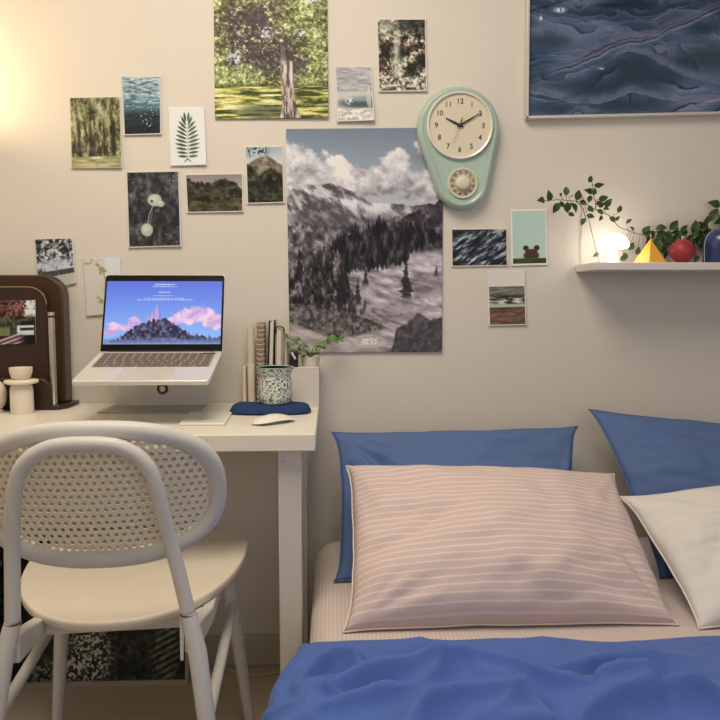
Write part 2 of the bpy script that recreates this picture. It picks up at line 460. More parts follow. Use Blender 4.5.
    for cx, t, b, r in ((.76, .575, .76, .05), (.96, .61, .66, .018), (.45, .66, .79, .025), (.34, .58, .78, .035), (.5, .62, .7, .022)):
        hw = r * np.clip((v - t) / (b - t), 0, 1) * (.45 + 1.0 * fbm(v * 90, u * 12, 3, 3))
        img = mix(img, (36, 32, 34), sm(hw + .006, hw - .004, np.abs(u - cx + .01 * (w2 - .5))) * (v > t) * sm(b + .01, b - .02, v) * .85)
    # foreground shrubs
    sh1 = line_h(u, [(0, .765), (.12, .79), (.3, .82), (.48, .83), (.6, .87), (.64, .89)]) + (w2 - .5) * .03
    sb1 = line_h(u, [(0, .86), (.15, .9), (.3, .94), (.45, .92), (.64, .89)])
    shc = ramp(fbm(u * 40, v * 55, 4, 3, .7), [(.2, (62, 56, 54)), (.55, (96, 88, 82)), (.9, (136, 126, 118))])
    img = mix(img, ramp(ss, [(.2, (150, 134, 126)), (.8, (192, 176, 166))]), sm(sh1 - .0, sh1 + .01, v) * sm(.66, .6, u))
    img = mix(img, shc, sm(sh1 - .005, sh1 + .005, v) * sm(sb1 + .01, sb1 - .01, v) * (u < .65))
    sh2 = line_h(u, [(.66, 1.02), (.7, .9), (.8, .86), (.84, .82), (.92, .85), (1, .83)]) + (w2 - .5) * .03
    img = mix(img, mix(shc, (64, 58, 62), np.full(u.shape, .5)), sm(sh2 - .005, sh2 + .005, v) * sm(.64, .68, u))
    # small oval emblem with letters near the bottom
    d = np.sqrt(((u - .52) / .095) ** 2 + ((v - .95) / .026) ** 2)
    img = mix(img, (196, 182, 172), sm(.25, .08, np.abs(d - 1)) * .6)
    for i, pts in enumerate((((0, 1), (.5, 0), (1, 1)), ((0, 1), (0, 0), (.8, .2), (0, .5), (.8, 1)), ((0, 0), (1, 0), (.5, 0), (.5, 1)), ((1, 0), (.1, .2), (.9, .7), (0, 1)))):
        pp = [(286 + 156 * .475 + i * 4.1 + a * 3.0, 128 + 224 * .938 + b * 5.5) for a, b in pts]
        img = mix(img, (232, 222, 210), sm(.9, .3, polyd(X, Y, pp)))
    return img
def p_ocean(X, Y):
    wx = X + 10 * (fbm(X / 40, Y / 22, 5, 3) - .5); wy = Y + 26 * (fbm(X / 60 + 3, Y / 34, 2, 3, .5) - .5) + 5 * (fbm(X / 17, Y / 12, 6, 2) - .5)
    big = fbm(wx / 60, wy / 26, 1, 3, .5)
    img = ramp(big, [(.1, (32, 48, 62)), (.5, (46, 64, 86)), (.9, (76, 90, 114))])
    def bands(per, sl, seed, k, sharp, mask):
        nonlocal img
        ph = (wy + sl * X) / per + 1.6 * fbm(wx / (per * 4), wy / (per * 2.4), seed, 3, .5)
        fr = ph - np.floor(ph)
        lite = np.exp(-fr * 3.2) * sm(0, .05, fr) * mask
        img = mix(img, (142, 142, 162), np.clip(lite * k * 1.1, 0, 1))
        dk = np.exp(-(((fr - .97) / sharp) ** 2)) * mask
        img = mix(img, (18, 28, 44), np.clip(dk * k * 1.3, 0, 1) * sm(.35, .6, vn(wx / (per * 1.6), wy / per, seed + 1)))
    bands(24, .18, 3, .62, .05, sm(.25, .6, fbm(X / 50, Y / 20, 4, 2)))
    bands(11, -.12, 1, .42, .07, sm(.35, .7, fbm(X / 30, Y / 12, 2, 2)))
    bands(5, .05, 6, .34, .12, sm(.4, .75, fbm(X / 24, Y / 9, 5, 3)))
    def crest(pts, wup, wdn, col, k=.8, off=0):
        nonlocal img
        yy = np.interp(X, [p[0] for p in bz(pts)], [p[1] for p in bz(pts)]) + off + 2.2 * (fbm(X / 7, X * 0, 2, 3) - .5)
        d = Y - yy; wd = np.where(d < 0, wup, wdn)
        inside = sm(pts[0][0] - 1, pts[0][0] + 18, X) * sm(pts[-1][0] + 1, pts[-1][0] - 18, X) * (.55 + .45 * fbm(X / 9, Y / 6, 4, 2))
        img = mix(img, col, np.exp(-(d / wd) ** 2) * inside * k)
    def bz(pts): return [(p.x, p.y) for p in bez([(a_, b_, 0) for a_, b_ in pts], 8)]
    for cx, cy, rx, ry in ((640, 76, 38, 17), (545, 42, 24, 9), (704, 62, 30, 14), (585, 86, 46, 6), (628, 108, 30, 6), (704, 32, 16, 6), (555, 110, 24, 5)):
        img = mix(img, (42, 55, 66), blob(X, Y, cx, cy, rx, ry, .8) * .8)
    main = [(545, 73), (570, 67), (595, 57), (612, 48), (628, 44), (650, 41), (668, 32), (690, 24), (712, 13), (740, 5)]
    crest(main, 7, 1.5, (126, 120, 138), .8, -1); crest(main, 1.0, .9, (22, 28, 40), .85); crest(main, .9, 1.2, (158, 150, 164), .7, 2.2); crest(main, .6, .6, (30, 36, 48), .8, -3.5)
    crest([(606, 62), (618, 54), (628, 51), (645, 55), (665, 67), (690, 79), (730, 86)], 5, 1.2, (122, 120, 138), .7)
    crest([(606, 64), (618, 56), (628, 53), (645, 57), (665, 69), (690, 81), (730, 88)], .7, .7, (150, 146, 160), .6)
    crest([(520, 88), (545, 93), (570, 101), (600, 102), (620, 96), (634, 92), (655, 98), (690, 104), (740, 100)], 6, 1.1, (118, 116, 134), .7)
    crest([(520, 90), (545, 95), (570, 103), (600, 104), (620, 98), (634, 94), (655, 100), (690, 106), (740, 102)], .8, .8, (156, 150, 164), .7)
    crest([(580, 18), (600, 27), (620, 35), (645, 38), (690, 36)], 4, 1, (116, 112, 128), .7)
    crest([(590, 2), (610, 6), (635, 7)], 1, 1, (20, 24, 34), .8); crest([(520, 14), (545, 6), (575, 0)], 1.2, 1, (22, 26, 38), .8); crest([(575, 66), (600, 52), (625, 44)], .8, .7, (18, 22, 34), .9, -3)
    crest([(520, 32), (545, 28), (560, 34), (590, 44)], 4, 1, (108, 106, 122), .6)
    for cx, cy, rx, ry in ((559, 10, 5, 2.2), (540, 18, 1.2, 2.2), (600, 70, 2.4, 1.1)):
        img = mix(img, (220, 216, 218), blob(X, Y, cx, cy, rx, ry, .9) * sm(.3, .6, vn(X / 1.3, Y / 1.3, 3) + .15))
    return img
def p_willow(X, Y):
    f = fbm(X / 3, Y / 11, 2, 4, .65); b = fbm(X / 14, Y / 16, 5, 3)
    img = ramp(f * .5 + b * .3 + vn(X / 1.4, Y / 1.6, 6) * .2, [(.25, (44, 42, 26)), (.42, (100, 94, 58)), (.58, (150, 140, 94)), (.8, (208, 198, 150))])
    for tx_, w_ in ((78, 1.2), (90, 1.6), (104, 1.0), (114, 1.4)): img = mix(img, (52, 44, 30), sm(w_ + .8, w_ - .4, np.abs(X - tx_ - 2 * (vn(Y / 14, Y * 0, 2) - .5))) * sm(112, 130, Y) * sm(157, 155, Y) * .75)
    img = mix(img, (204, 192, 150), blob(X, Y, 94, 101, 4, 6, .9) * .5)
    img = mix(img, (52, 50, 34), sm(.62, .3, f) * sm(140, 150, Y) * sm(156, 150, Y) * .8)
    img = mix(img, (60, 52, 38), blob(X, Y, 93, 148, 2.5, 12, .5) * .9)
    img = mix(img, (150, 142, 110), blob(X, Y, 84, 149, 12, 2.5, .9) * .4)
    g = sm(156, 158, Y)
    img = mix(img, ramp(fbm(X / 12, Y / 1.8, 1, 3), [(.2, (134, 122, 76)), (.8, (196, 180, 122))]), g)
    img = mix(img, (226, 214, 176), blob(X, Y, 96, 158, 7, 1.6, .5) * .8)
    return img
def p_lake(X, Y):
    v = (Y - 76) / 59
    s = fbm(X / 6, Y / 1.5, 3, 4, .65)
    img = ramp(v, [(0, (178, 182, 162)), (.35, (142, 160, 152)), (.55, (86, 112, 108)), (.65, (48, 62, 56)), (1, (28, 34, 32))])
    img = mix(img, (66, 86, 80), sm(.5, .25, s) * sm(.66, .5, v) * .8)
    img = mix(img, (222, 226, 214), sm(.62, .8, s) * sm(.62, .4, v) * .8)
    img = mix(img, (18, 26, 26), sm(.45, .2, s) * sm(.55, .7, v) * .8)
    sp = vn(X / 1.3, Y / 1.2, 5)
    img = mix(img, (220, 222, 210), sm(.8, .92, sp) * blob(X, Y, 149, 118, 10, 12, .5))
    return img
def p_fern(X, Y):
    img = full(X, (222, 213, 196))
    img = mix(img, (160, 160, 130), sm(.6, .2, polyd(X, Y, [(186.5, 161), (187.5, 150), (187.5, 125)])) * .8)
    for i in range(11):
        yy = 157 - i * 3.6; L = (10.5, 11.5, 12.5, 13, 13, 12.5, 12, 11.5, 11, 10, 9)[i]
        up = (0.06, .1, .15, .2, .26, .33, .42, .52, .68, .95, 1.3)[i]
        for sgn in (-1, 1):
            x1 = 187.4 + sgn * L * math.cos(up); y1 = yy - L * math.sin(up)
            x0 = 187.4 + sgn * 1.5
            # tapered leaflet
            dx, dy = x1 - x0, y1 - yy; Lq = dx * dx + dy * dy
            t = np.clip(((X - x0) * dx + (Y - yy) * dy) / Lq, 0, 1)
            d = np.hypot(X - x0 - t * dx, Y - yy - t * dy)
            wdt = 1.25 * np.sin(np.pi * (0.15 + .8 * t))
            img = mix(img, (60, 74, 50) if sgn < 0 else (74, 88, 64), sm(wdt + .45, wdt - .35, d) * .93)
    img = mix(img, (60, 60, 50), sm(.8, .3, polyd(X, Y, [(184, 162), (187, 159), (190, 162)])) * .7)
    return img
def p_wave(X, Y):
    v = (Y - 66) / 56; s = fbm(X / 9, Y / 1.8, 2, 4, .6)
    img = ramp(s * .5 + .25, [(.2, (128, 122, 112)), (.6, (182, 172, 158)), (.9, (206, 196, 180))])
    img = mix(img, (196, 182, 160), sm(.42, .5, v))
    wv = blob(X, Y, 362, 103.5, 24, 5.5, .5)
    img = mix(img, (72, 84, 76), wv); img = mix(img, (140, 156, 146), blob(X, Y, 362, 99, 12, 3, .5) * .8)
    img = mix(img, (232, 224, 206), blob(X, Y, 349, 101, 4, 3.5, .8) * sm(.35, .6, fbm(X / 2, Y / 2, 5, 3)))
    img = mix(img, ramp(fbm(X / 3, Y / 2, 4, 3), [(.2, (170, 158, 138)), (.8, (234, 222, 200))]), sm(.74, .8, v))
    return img
def p_fountain(X, Y):
    f = fbm(X / 3, Y / 3, 3, 4, .8); g = fbm(X / 9, Y / 12, 1, 3, .6)
    img = ramp(f * .7 + g * .3, [(.3, (26, 22, 15)), (.45, (76, 64, 46)), (.57, (150, 132, 100)), (.7, (234, 216, 182))])
    img = mix(img, (34, 30, 24), sm(40, 26, Y) * sm(392, 400, X) * (.4 + .5 * f))
    img = mix(img, (190, 184, 158), blob(X, Y, 386, 26, 8, 8, .7) * .6)
    img = mix(img, (214, 202, 170), np.clip(blob(X, Y, 397, 42, 4, 16, .5) + blob(X, Y, 396, 66, 6, 14, .6), 0, 1) * (.35 + .6 * f))
    img = mix(img, (70, 30, 28), (blob(X, Y, 381, 66, 3, 5, .5) + blob(X, Y, 414, 46, 4, 4, .5) + blob(X, Y, 402, 45, 2, 5, .5)) * .6)
    for cx, cy in ((412, 70), (404, 54), (421, 62), (385, 48)):
        img = mix(img, (26, 24, 20), blob(X, Y, cx, cy, 6, 7, .6) * .85)
    img = mix(img, (232, 220, 190), (blob(X, Y, 414, 84, 12, 5, .7) + blob(X, Y, 409, 59, 6, 3, .5) + blob(X, Y, 385, 85, 8, 4, .6)).clip(0, 1) * f * 1.2)
    return img
def p_olive(X, Y):
    f = fbm(X / 5, Y / 7, 4, 4, .65)
    img = ramp(f, [(.2, (38, 37, 36)), (.6, (62, 60, 57)), (.9, (98, 94, 88))])
    img = mix(img, (120, 116, 106), sm(.94, .99, 1 - np.abs(2 * fbm(X / 8, Y / 8, 2, 3) - 1)) * .35)
    img = mix(img, (164, 156, 144), sm(.9, .3, polyd(X, Y, [(153, 206), (149, 214), (147, 224)])) * .8)
    img = mix(img, (140, 134, 120), sm(.8, .3, polyd(X, Y, [(152, 212), (149, 226)])) * .6)
    for cx, cy, rx, ry in ((155, 200, 7.4, 6.2), (161.5, 204, 3.5, 3), (146, 230, 6.2, 6.6)):
        img = mix(img, (176, 176, 146), blob(X, Y, cx, cy, rx, ry, .14)); img = mix(img, (204, 202, 178), blob(X, Y, cx - 1, cy - 1.5, rx * .55, ry * .5, .8) * .8)
    img = mix(img, (50, 46, 40), blob(X, Y, 152, 201, 1.2, 1.4, .5))
    for cx, cy in ((130, 180), (175, 178), (130, 193), (170, 234)):
        img = mix(img, (176, 172, 158), sm(.62, .85, vn(X, Y, 3)) * blob(X, Y, cx, cy, 5, 3.5, .5) * .8)
    return img
def p_dusk(X, Y):
    f = fbm(X / 5, Y / 3, 2, 4, .65)
    img = ramp((Y - 173) / 18, [(0, (136, 122, 108)), (1, (172, 156, 140))])
    tl = line_h(X, [(185, 176), (195, 181), (205, 184), (215, 180), (222, 178), (230, 182), (236, 183), (243, 188)]) + (f - .5) * 6
    img = mix(img, ramp(f, [(.2, (34, 30, 22)), (.6, (62, 54, 38)), (.9, (96, 86, 62))]), sm(tl - 1, tl + 1, Y))
    img = mix(img, (104, 92, 66), blob(X, Y, 216, 192, 9, 5, .6) * .6 * (.5 + f))
    img = mix(img, ramp(f, [(.2, (54, 46, 30)), (.8, (102, 88, 58))]), sm(199, 203, Y))
    return img
def p_mount(X, Y):
    f = fbm(X / 5, Y / 5, 3, 4, .65)
    img = ramp((Y - 145) / 16, [(0, (150, 162, 158)), (1, (196, 192, 178))])
    mt = line_h(X, [(245, 166), (252, 160), (260, 157), (268, 155), (275, 160), (284, 166)])
    img = mix(img, ramp(f, [(.2, (86, 74, 56)), (.6, (128, 110, 86)), (.9, (164, 144, 118))]), sm(mt - .8, mt + .8, Y))
    t2 = line_h(X, [(245, 164), (252, 166), (258, 176), (264, 172), (272, 168), (284, 176)])
    img = mix(img, ramp(f, [(.2, (24, 24, 16)), (.6, (48, 46, 32)), (.9, (80, 76, 52))]), sm(t2 - 1.5, t2 + 1.5, Y + (f - .5) * 5))
    img = mix(img, (88, 86, 62), (blob(X, Y, 251, 184, 6, 14, .5) + blob(X, Y, 270, 198, 9, 4, .5)).clip(0, 1) * f)
    img = mix(img, (34, 30, 28), blob(X, Y, 254, 149, 14, 6, .6) * sm(.45, .55, vn(X / 1.6, Y / 1.6, 4)) * .9)
    return img
def p_sea(X, Y):
    wx = X + Y * .7; f = fbm(wx / 7 + X / 30, (Y + .45 * X) / 3.4, 2, 5, .68)
    img = ramp(f, [(.25, (22, 26, 32)), (.48, (44, 50, 58)), (.62, (88, 92, 96)), (.85, (186, 186, 184))])
    return img
def p_bear(X, Y):
    img = full(X, (172, 190, 176))
    img = mix(img, (58, 58, 40), sm(258.3, 259, Y))
    img = mix(img, (62, 74, 40), sm(258.2, 258.8, Y) * blob(X, Y, 524, 262, 8, 5, .5))
    for cx, cy, rx, ry in ((525.6, 248.2, 2.9, 2.7), (536.8, 248.2, 2.9, 2.7)):
        img = mix(img, (60, 40, 28), blob(X, Y, cx, cy, rx, ry, .15))
    body = sm(249.5, 250.2, Y - 0.02 * (X - 531) ** 2 + .6) * sm(258.6, 258, Y) * sm(524.6, 525.4, X) * sm(538, 537, X)
    img = mix(img, (78, 50, 34), np.clip(body + blob(X, Y, 531, 256, 8, 5, .15) * (Y < 258.5), 0, 1))
    return img
def p_beach(X, Y):
    s = fbm(X / 8, Y / 1.6, 4, 4, .6)
    img = ramp(s, [(.2, (86, 80, 68)), (.8, (132, 126, 112))])
    img = mix(img, ramp(s, [(.25, (40, 38, 34)), (.5, (140, 134, 122)), (.75, (208, 202, 188))]), sm(294, 297, Y))
    img = mix(img, (176, 172, 156), sm(303, 305, Y))
    img = mix(img, ramp(s, [(.2, (88, 62, 48)), (.8, (126, 94, 78))]), sm(307.5, 308.5, Y))
    img = mix(img, (42, 32, 26), sm(1, .3, np.abs(Y - 308)) * .8)
    return img
def p_garden(X, Y):
    f = fbm(X / 3.4, Y / 3.2, 2, 3, .7)
    img = ramp(f + (Y - 250) * .006, [(.25, (44, 40, 32)), (.45, (98, 92, 78)), (.6, (168, 162, 148)), (.8, (216, 210, 198))])
    img = mix(img, (208, 202, 190), blob(X, Y, 55, 266, 20, 5, .6) * .8)
    img = mix(img, (44, 38, 28), sm(1.5, .5, np.abs(X - 72.5)) * sm(256, 252, Y) * .6)
    img = mix(img, (72, 66, 52), sm(272, 274, Y) * sm(.4, .6, f + .1))
    img = mix(img, (196, 184, 150), sm(278.5, 279.5, Y))
    return img
def p_herb(X, Y):
    img = full(X, (216, 200, 170))
    img = mix(img, (224, 214, 196), sm(104, 108, X) * sm(277, 273, Y))
    img = mix(img, (168, 158, 84), sm(1.4, .6, polyd(X, Y, [(97, 262), (101, 267), (104, 272), (106, 280), (104, 290)])) * .7)
    for cx, cy, rx, ry in ((98, 264, 2.2, 1.4), (102, 268, 3, 2), (105, 270.5, 3, 1.8), (101, 272, 1.6, 2.4), (88, 262, 4.5, 1.2), (92, 259, 1.2, 2), (100, 302, 2.5, 2.5), (97, 298, 2, 1.2), (104, 306, 2, 2)):
        img = mix(img, (150, 142, 70) if cx > 95 else (170, 156, 120), blob(X, Y, cx, cy, rx, ry, .4) * .8)
    return img
def p_street(X, Y):
    f = fbm(X / 3, Y / 3, 4, 4, .7); g = vn(X / 1.5, Y / 1.5, 3)
    img = ramp(f * .7 + g * .3, [(.2, (34, 20, 14)), (.45, (84, 46, 36)), (.7, (132, 84, 68)), (.9, (176, 140, 120))])
    img = mix(img, ramp(f, [(.2, (40, 38, 26)), (.8, (104, 96, 66))]), sm(314, 320, Y))
    img = mix(img, (222, 210, 196), sm(24, 27, X + 4 * (g - .5)) * sm(318, 314, Y + 5 * (f - .5)) * sm(299, 301, Y) * sm(.2, .45, f + .1))
    img = mix(img, (126, 122, 62), sm(325, 328, Y) * sm(12, 9, X) * .8)
    car = sm(17, 18, X) * sm(35, 34, X) * sm(325, 326, Y) * sm(336, 335, Y)
    img = mix(img, (30, 27, 27), sm(19, 22, X) * sm(320, 322, Y) * sm(327, 326, Y))
    img = mix(img, (206, 198, 186), car); img = mix(img, (52, 48, 48), car * sm(327.5, 328, Y) * sm(331, 330.5, Y) * sm(20, 21, X))
    img = mix(img, (24, 20, 20), sm(335, 336, Y))
    road = np.sin((Y + .32 * X) * 1.5) * .5 + .5
    img = mix(img, mix(full(X, (122, 70, 62)), (206, 184, 172), sm(.5, .9, road)), sm(335, 337, Y + .25 * X - 2) * sm(28, 16, X) * .9)
    return img
def p_screen(X, Y):
    v = (Y - 283) / 62
    img = ramp(v, [(0, (92, 112, 214)), (.5, (116, 152, 232)), (1, (150, 188, 240))])
    f = fbm(X / 7, Y / 5, 3, 4, .6); g = fbm(X / 2.5, Y / 2.5, 5, 3, .6)
    cl = np.zeros_like(X)
    for cx, cy, rx, ry in ((118, 329, 14, 5), (134, 323, 8, 5), (186, 318, 12, 7), (200, 316, 14, 8), (214, 322, 12, 8), (172, 324, 8, 5), (110, 333, 10, 4)):
        cl = np.maximum(cl, blob(X, Y, cx, cy, rx, ry, .7))
    img = mix(img, ramp(f, [(.2, (196, 158, 208)), (.8, (248, 206, 226))]), sm(.35, .7, cl + (f - .5) * .6) * .9)
    # pale pinnacles of rock
    for cx, top, hw in ((148, 316, 1.6), (151.5, 312, 1.3), (156, 306, 1.6), (160, 313, 1.4), (164, 318, 1.4)):
        h = hw * np.clip((Y - top) / 8, 0.0, 1)
        img = mix(img, (206, 156, 196) if cx < 158 else (140, 130, 190), sm(h + .5, h - .3, np.abs(X - cx)) * (Y > top) * (Y < 330))
    hl = line_h(X, [(105, 343), (118, 340), (128, 334), (138, 326), (148, 323), (160, 320), (172, 323), (180, 329), (190, 334), (204, 338), (222, 340)]) + (g - .5) * 5
    img = mix(img, ramp(g, [(.2, (34, 34, 58)), (.6, (70, 68, 96)), (.9, (120, 116, 150))]), sm(hl - .8, hl + .8, Y))
    img = mix(img, (112, 132, 186), sm(337, 342, Y + (f - .5) * 4) * .75)
    img = mix(img, (170, 190, 226), sm(342.5, 345, Y) * .5)
    for y0, a, b, k in ((286.3, 153, 174, .9), (288.4, 150, 175, .6), (294, 157, 169, .75), (297.5, 152, 172, .45), (300.2, 142, 184, .5), (301.6, 136, 192, .6)):
        img = mix(img, (226, 232, 252), sm(.75, .2, np.abs(Y - y0)) * (X > a) * (X < b) * (.55 + .45 * (vn(X / .9, Y * 0, 4) > .3)) * k)
    return img
def p_botanic(X, Y):
    f = fbm(X / 5, Y / 5, 3, 4, .7); g = fbm(X / 2.4, Y / 2.2, 4, 3, .6)
    img = ramp(f, [(.2, (18, 15, 10)), (.7, (32, 28, 19)), (1, (50, 45, 31))])
    fl = (blob(X, Y, 88, 655, 24, 34, .5) + .7 * blob(X, Y, 50, 672, 22, 14, .5) + .6 * blob(X, Y, 30, 640, 10, 8, .5)).clip(0, 1)
    img = mix(img, (134, 116, 86), sm(.5, .62, g) * fl * .9)
    fan = np.sin((Y + .5 * X) * .9) * .5 + .5
    img = mix(img, (84, 72, 48), blob(X, Y, 168, 652, 15, 34, .4) * sm(.3, .8, fan) * (.3 + .7 * f))
    return img

# ================================================================== STRUCTURE
XL, XR, YB, ZC = -1.75, 2.2, -3.3, 2.45
FL = -0.025
def struct(name, mb, m, **k):
    o = mb.build(name, m, **k); o['kind'] = 'structure'; return o
struct('wall_back', MB().box(XL - .1, XR + .1, 0, .1, FL, ZC), m_wall)
struct('wall_left', MB().box(XL - .1, XL, YB, 0, FL, ZC), m_wall)
struct('wall_right', MB().box(XR, XR + .1, YB, 0, FL, ZC), m_wall)
struct('wall_rear', MB().box(XL - .1, XR + .1, YB - .1, YB, FL, ZC), m_wall)
struct('floor', MB().box(XL - .1, XR + .1, YB - .1, .1, FL - .05, FL), m_floor)
struct('ceiling', MB().box(XL - .1, XR + .1, YB - .1, .1, ZC, ZC + .05), m_ceil)
struct('baseboard_back', MB().box(XL, XR, -.012, 0, FL, .062), m_base, bevel=.003)

# ================================================================== WALL PRINTS
P = picture
tag(P('art_print', rectpx(213.5, -26, 327, 119, 1.5, -1), p_tree, wallc=(218, 198, 168), rough=.45, curl=.004, rect=(213, -26, 328, 119)),
    'large sunny park print with an old broken tree trunk, above the mountain poster', 'print')
po = tag(P('mountain_poster', [(286, 129), (443.5, 127.5), (441.7, 351.5), (289.8, 353)], p_poster, wallc=(205, 190, 168), rough=.42, curl=.004, rect=(286, 128, 442, 352)),
    'big greyish mountain and pine forest poster taped up left of the mint clock', 'poster')
SM = 'small prints on the wall'
def small(name, px, fn, label, wallc, **k):
    tag(P(name, px, fn, wallc=wallc, res=k.pop('res', 2.2), **k), label, 'photo print', SM)
WL = (222, 200, 165); WM = (212, 193, 165); WR = (205, 191, 175)
small('photo_print', [(69.5, 97.5), (120, 96.5), (122, 168), (71.5, 168.5)], p_willow, 'photo print of drooping willow trees over a park lawn, left of the lake print', WL, border=.8, paperc=(214, 196, 150), curl=.003)
small('photo_print', [(121, 76), (160.5, 76), (161.5, 134.5), (124, 135.5)], p_lake, 'photo print of rippling teal lake water fading to black', WL, border=1, curl=.003)
small('photo_print', [(168.5, 107.5), (204, 107.5), (206.5, 165), (170.5, 166)], p_fern, 'white card print with a green fern leaf', WM, paperc=(222, 213, 196), curl=.004)
small('photo_print', [(335, 66), (371.5, 66), (374.5, 121), (337, 122)], p_wave, 'pale print of a breaking sea wave right of the tree print', WM, border=1.2, curl=.009)
small('photo_print', [(376.5, 18.5), (426, 18.5), (427, 91.5), (378.5, 92)], p_fountain, 'cluttered brown and cream photo print of statues, up above the clock', WM, border=1.2, curl=.003)
small('photo_print', [(126, 171.5), (179, 170.5), (181.5, 246.5), (128.5, 248)], p_olive, 'nearly black photo print with two pale olive fruits', WM, border=1, curl=.003)
small('photo_print', [(185, 174), (243, 173), (243.5, 212), (187, 213)], p_dusk, 'wide dark brown landscape print of trees at dusk', WM, border=1, curl=.002)
small('photo_print', [(245, 146.5), (283, 145.5), (284.5, 203), (247, 204)], p_mount, 'small print of a rocky mountain behind dark firs, touching the poster', WM, border=1.2, curl=.002)
small('photo_print', [(451, 228.5), (507.5, 228), (508, 266), (451.5, 267)], p_sea, 'wide black and white print of rough sea water below the clock', WR, border=1.2)
small('photo_print', [(510.5, 209.5), (546.5, 209), (547.5, 265), (511.5, 266)], p_bear, 'pale green card with a brown bear peeking over grass', WR, border=(1.8, 1.6, 1.2, 2), paperc=(222, 212, 200))
small('photo_print', [(487, 271), (525, 270), (526.5, 325), (488.5, 326)], p_beach, 'print of brown beach and breaking surf with a wide white top border', WR, border=(1.4, 16, 1, 1), paperc=(212, 200, 188), curl=.002)
small('photo_print', [(34, 238.5), (72.5, 237.5), (76.5, 283), (38, 292)], p_garden, 'black and white foliage print partly behind the dark wooden stand', WL, border=1.2, curl=.003)
small('photo_print', [(83, 259), (120, 257), (123, 313), (87, 316)], p_herb, 'cream card with yellowish sprigs partly hidden by the laptop screen', WL, paperc=(216, 200, 170), curl=.006)

# ocean picture in a thin pale frame
a = PY(526, 118.5, -.012); b = PY(820, 111, -.012); h = PY(527.5, -62, -.012)
fr = thing('framed_picture', (a.x, -.002, a.z), 'large dark blue ocean waves picture in thin silvery frame at upper right', 'picture')
A = Vector((526, 119)); tl, tr, br, bl = (527.5, -60), (822, -66), (822, 112), (525.5, 119)
pic = P('ocean_picture', [(529.5, -58), (820, -64), (820, 110), (527.8, 116.6)], p_ocean, y=-.010, wallc=(196, 184, 170), rough=.3, rect=(528, -58, 820, 117))
pic.parent = fr; pic.matrix_parent_inverse = Matrix.Translation(fr.location).inverted()
def bar(mb, p, q, w, y0, y1):
    p = PY(*p, y1); q = PY(*q, y1); d = (q - p).normalized(); n = Vector((-d.z, 0, d.x)) * w / 2
    o = [(p + n - d * w / 2), (q + n + d * w / 2), (q - n + d * w / 2), (p - n - d * w / 2)]
    mb.prism([(v.x, v.z) for v in o], y0, y1)
m_fr = mat('silver_frame', (0.66, 0.62, 0.56), 0.35, metal=.3)
for p, q in ((tl, tr), (tr, br), (br, bl), (bl, tl)):
    mb = MB(); bar(mb, p, q, .007, -.022, -.002)
    o = mb.build('frame_bar', m_fr, fr, bevel=.001); o.matrix_parent_inverse = Matrix.Translation(fr.location).inverted()

# ================================================================== CLOCK
def wp(u, v, y): return PY(u, v, y)
c1 = PY(458.8, 128.3, -.03); c2 = PY(462.5, 181.5, -.03); k1 = PY(500, 128, -.03).x - c1.x; k2 = PY(489.5, 181, -.03).x - c2.x; dox, doz = .002, .006
ck = thing('wall_clock', (c1.x, -.002, c1.z), 'mint green egg-shaped retro wall clock with a small lower dial', 'clock')
d2 = Vector((c2.x - c1.x, 0, c2.z - c1.z)); dd = d2.length
def hull(r1, r2, off=0):
    ang = math.asin((r1 - r2) / dd); base = math.atan2(d2.z, d2.x); o = []
    a0 = math.pi / 2 - ang
    for k in range(37):
        a = base + a0 + (2 * math.pi - 2 * a0) * k / 36; o.append((r1 * math.cos(a), r1 * math.sin(a)))
    for k in range(21):
        a = base - a0 + 2 * a0 * k / 20; o.append((d2.x + r2 * math.cos(a), d2.z + r2 * math.sin(a)))
    return o
mb = MB(); rings = []
for dr, y in ((-.001, 0), (0, -.003), (0, -.020), (-.003, -.027), (-.009, -.033), (-.012, -.0335), (-.016, -.031), (-.018, -.030)):
    rings.append([(x, y, z) for x, z in hull(k1 + dr, k2 + dr)])
n = len(rings[0]); mb.v = [p for r in rings for p in r]
for i in range(len(rings) - 1):
    for k in range(n):
        l = (k + 1) % n; mb.f.append((i * n + k, i * n + l, (i + 1) * n + l, (i + 1) * n + k))
mb.f.append(tuple(range(n))); mb.f.append(tuple((len(rings) - 1) * n + k for k in range(n)))
mb.build('body', m_mint, ck, smooth=60)
RX = Matrix.Rotation(R(90), 4, 'X')     # lathe axis z -> -y
def disc(prof, m, name, x=0, z=0, y=0, parent=ck, n=48):
    return MB().lathe(prof, n, Matrix.Translation((x, y, z)) @ RX).build(name, m, parent, smooth=50)
rd = .0885
disc([(rd, 0), (rd, .008), (rd - .002, .0095), (rd - .005, .0085), (rd - .0055, .001)], m_ring, 'bezel', dox, doz, y=-.030)
disc([(rd - .0045, 0), (rd - .0045, .0035)], m_dial, 'dial', dox, doz, y=-.030)
def text(s, size, m, parent, loc, name='numeral', rz=0, ext=.0004):
    cu = bpy.data.curves.new('tmp_text', 'FONT'); cu.body = s; cu.size = size; cu.align_x = 'CENTER'; cu.align_y = 'CENTER'; cu.extrude = ext
    cu.resolution_u = 3
    t = bpy.data.objects.new('tmp_text', cu); C.objects.link(t)
    dg = bpy.context.evaluated_depsgraph_get(); me = bpy.data.meshes.new_from_object(t.evaluated_get(dg))
    me.name = name; me.materials.clear(); me.materials.append(m)
    bpy.data.objects.remove(t)
    o = bpy.data.objects.new(name, me); C.objects.link(o); o.parent = parent
    o.location = loc; o.rotation_euler = (R(90), rz, 0)
    return o
for i in range(1, 13):
    a = R(90 - 30 * i)
    text(str(i), .019, m_ink, ck, (dox + .063 * math.cos(a), -.0342, doz + .063 * math.sin(a)))
mk = MB()
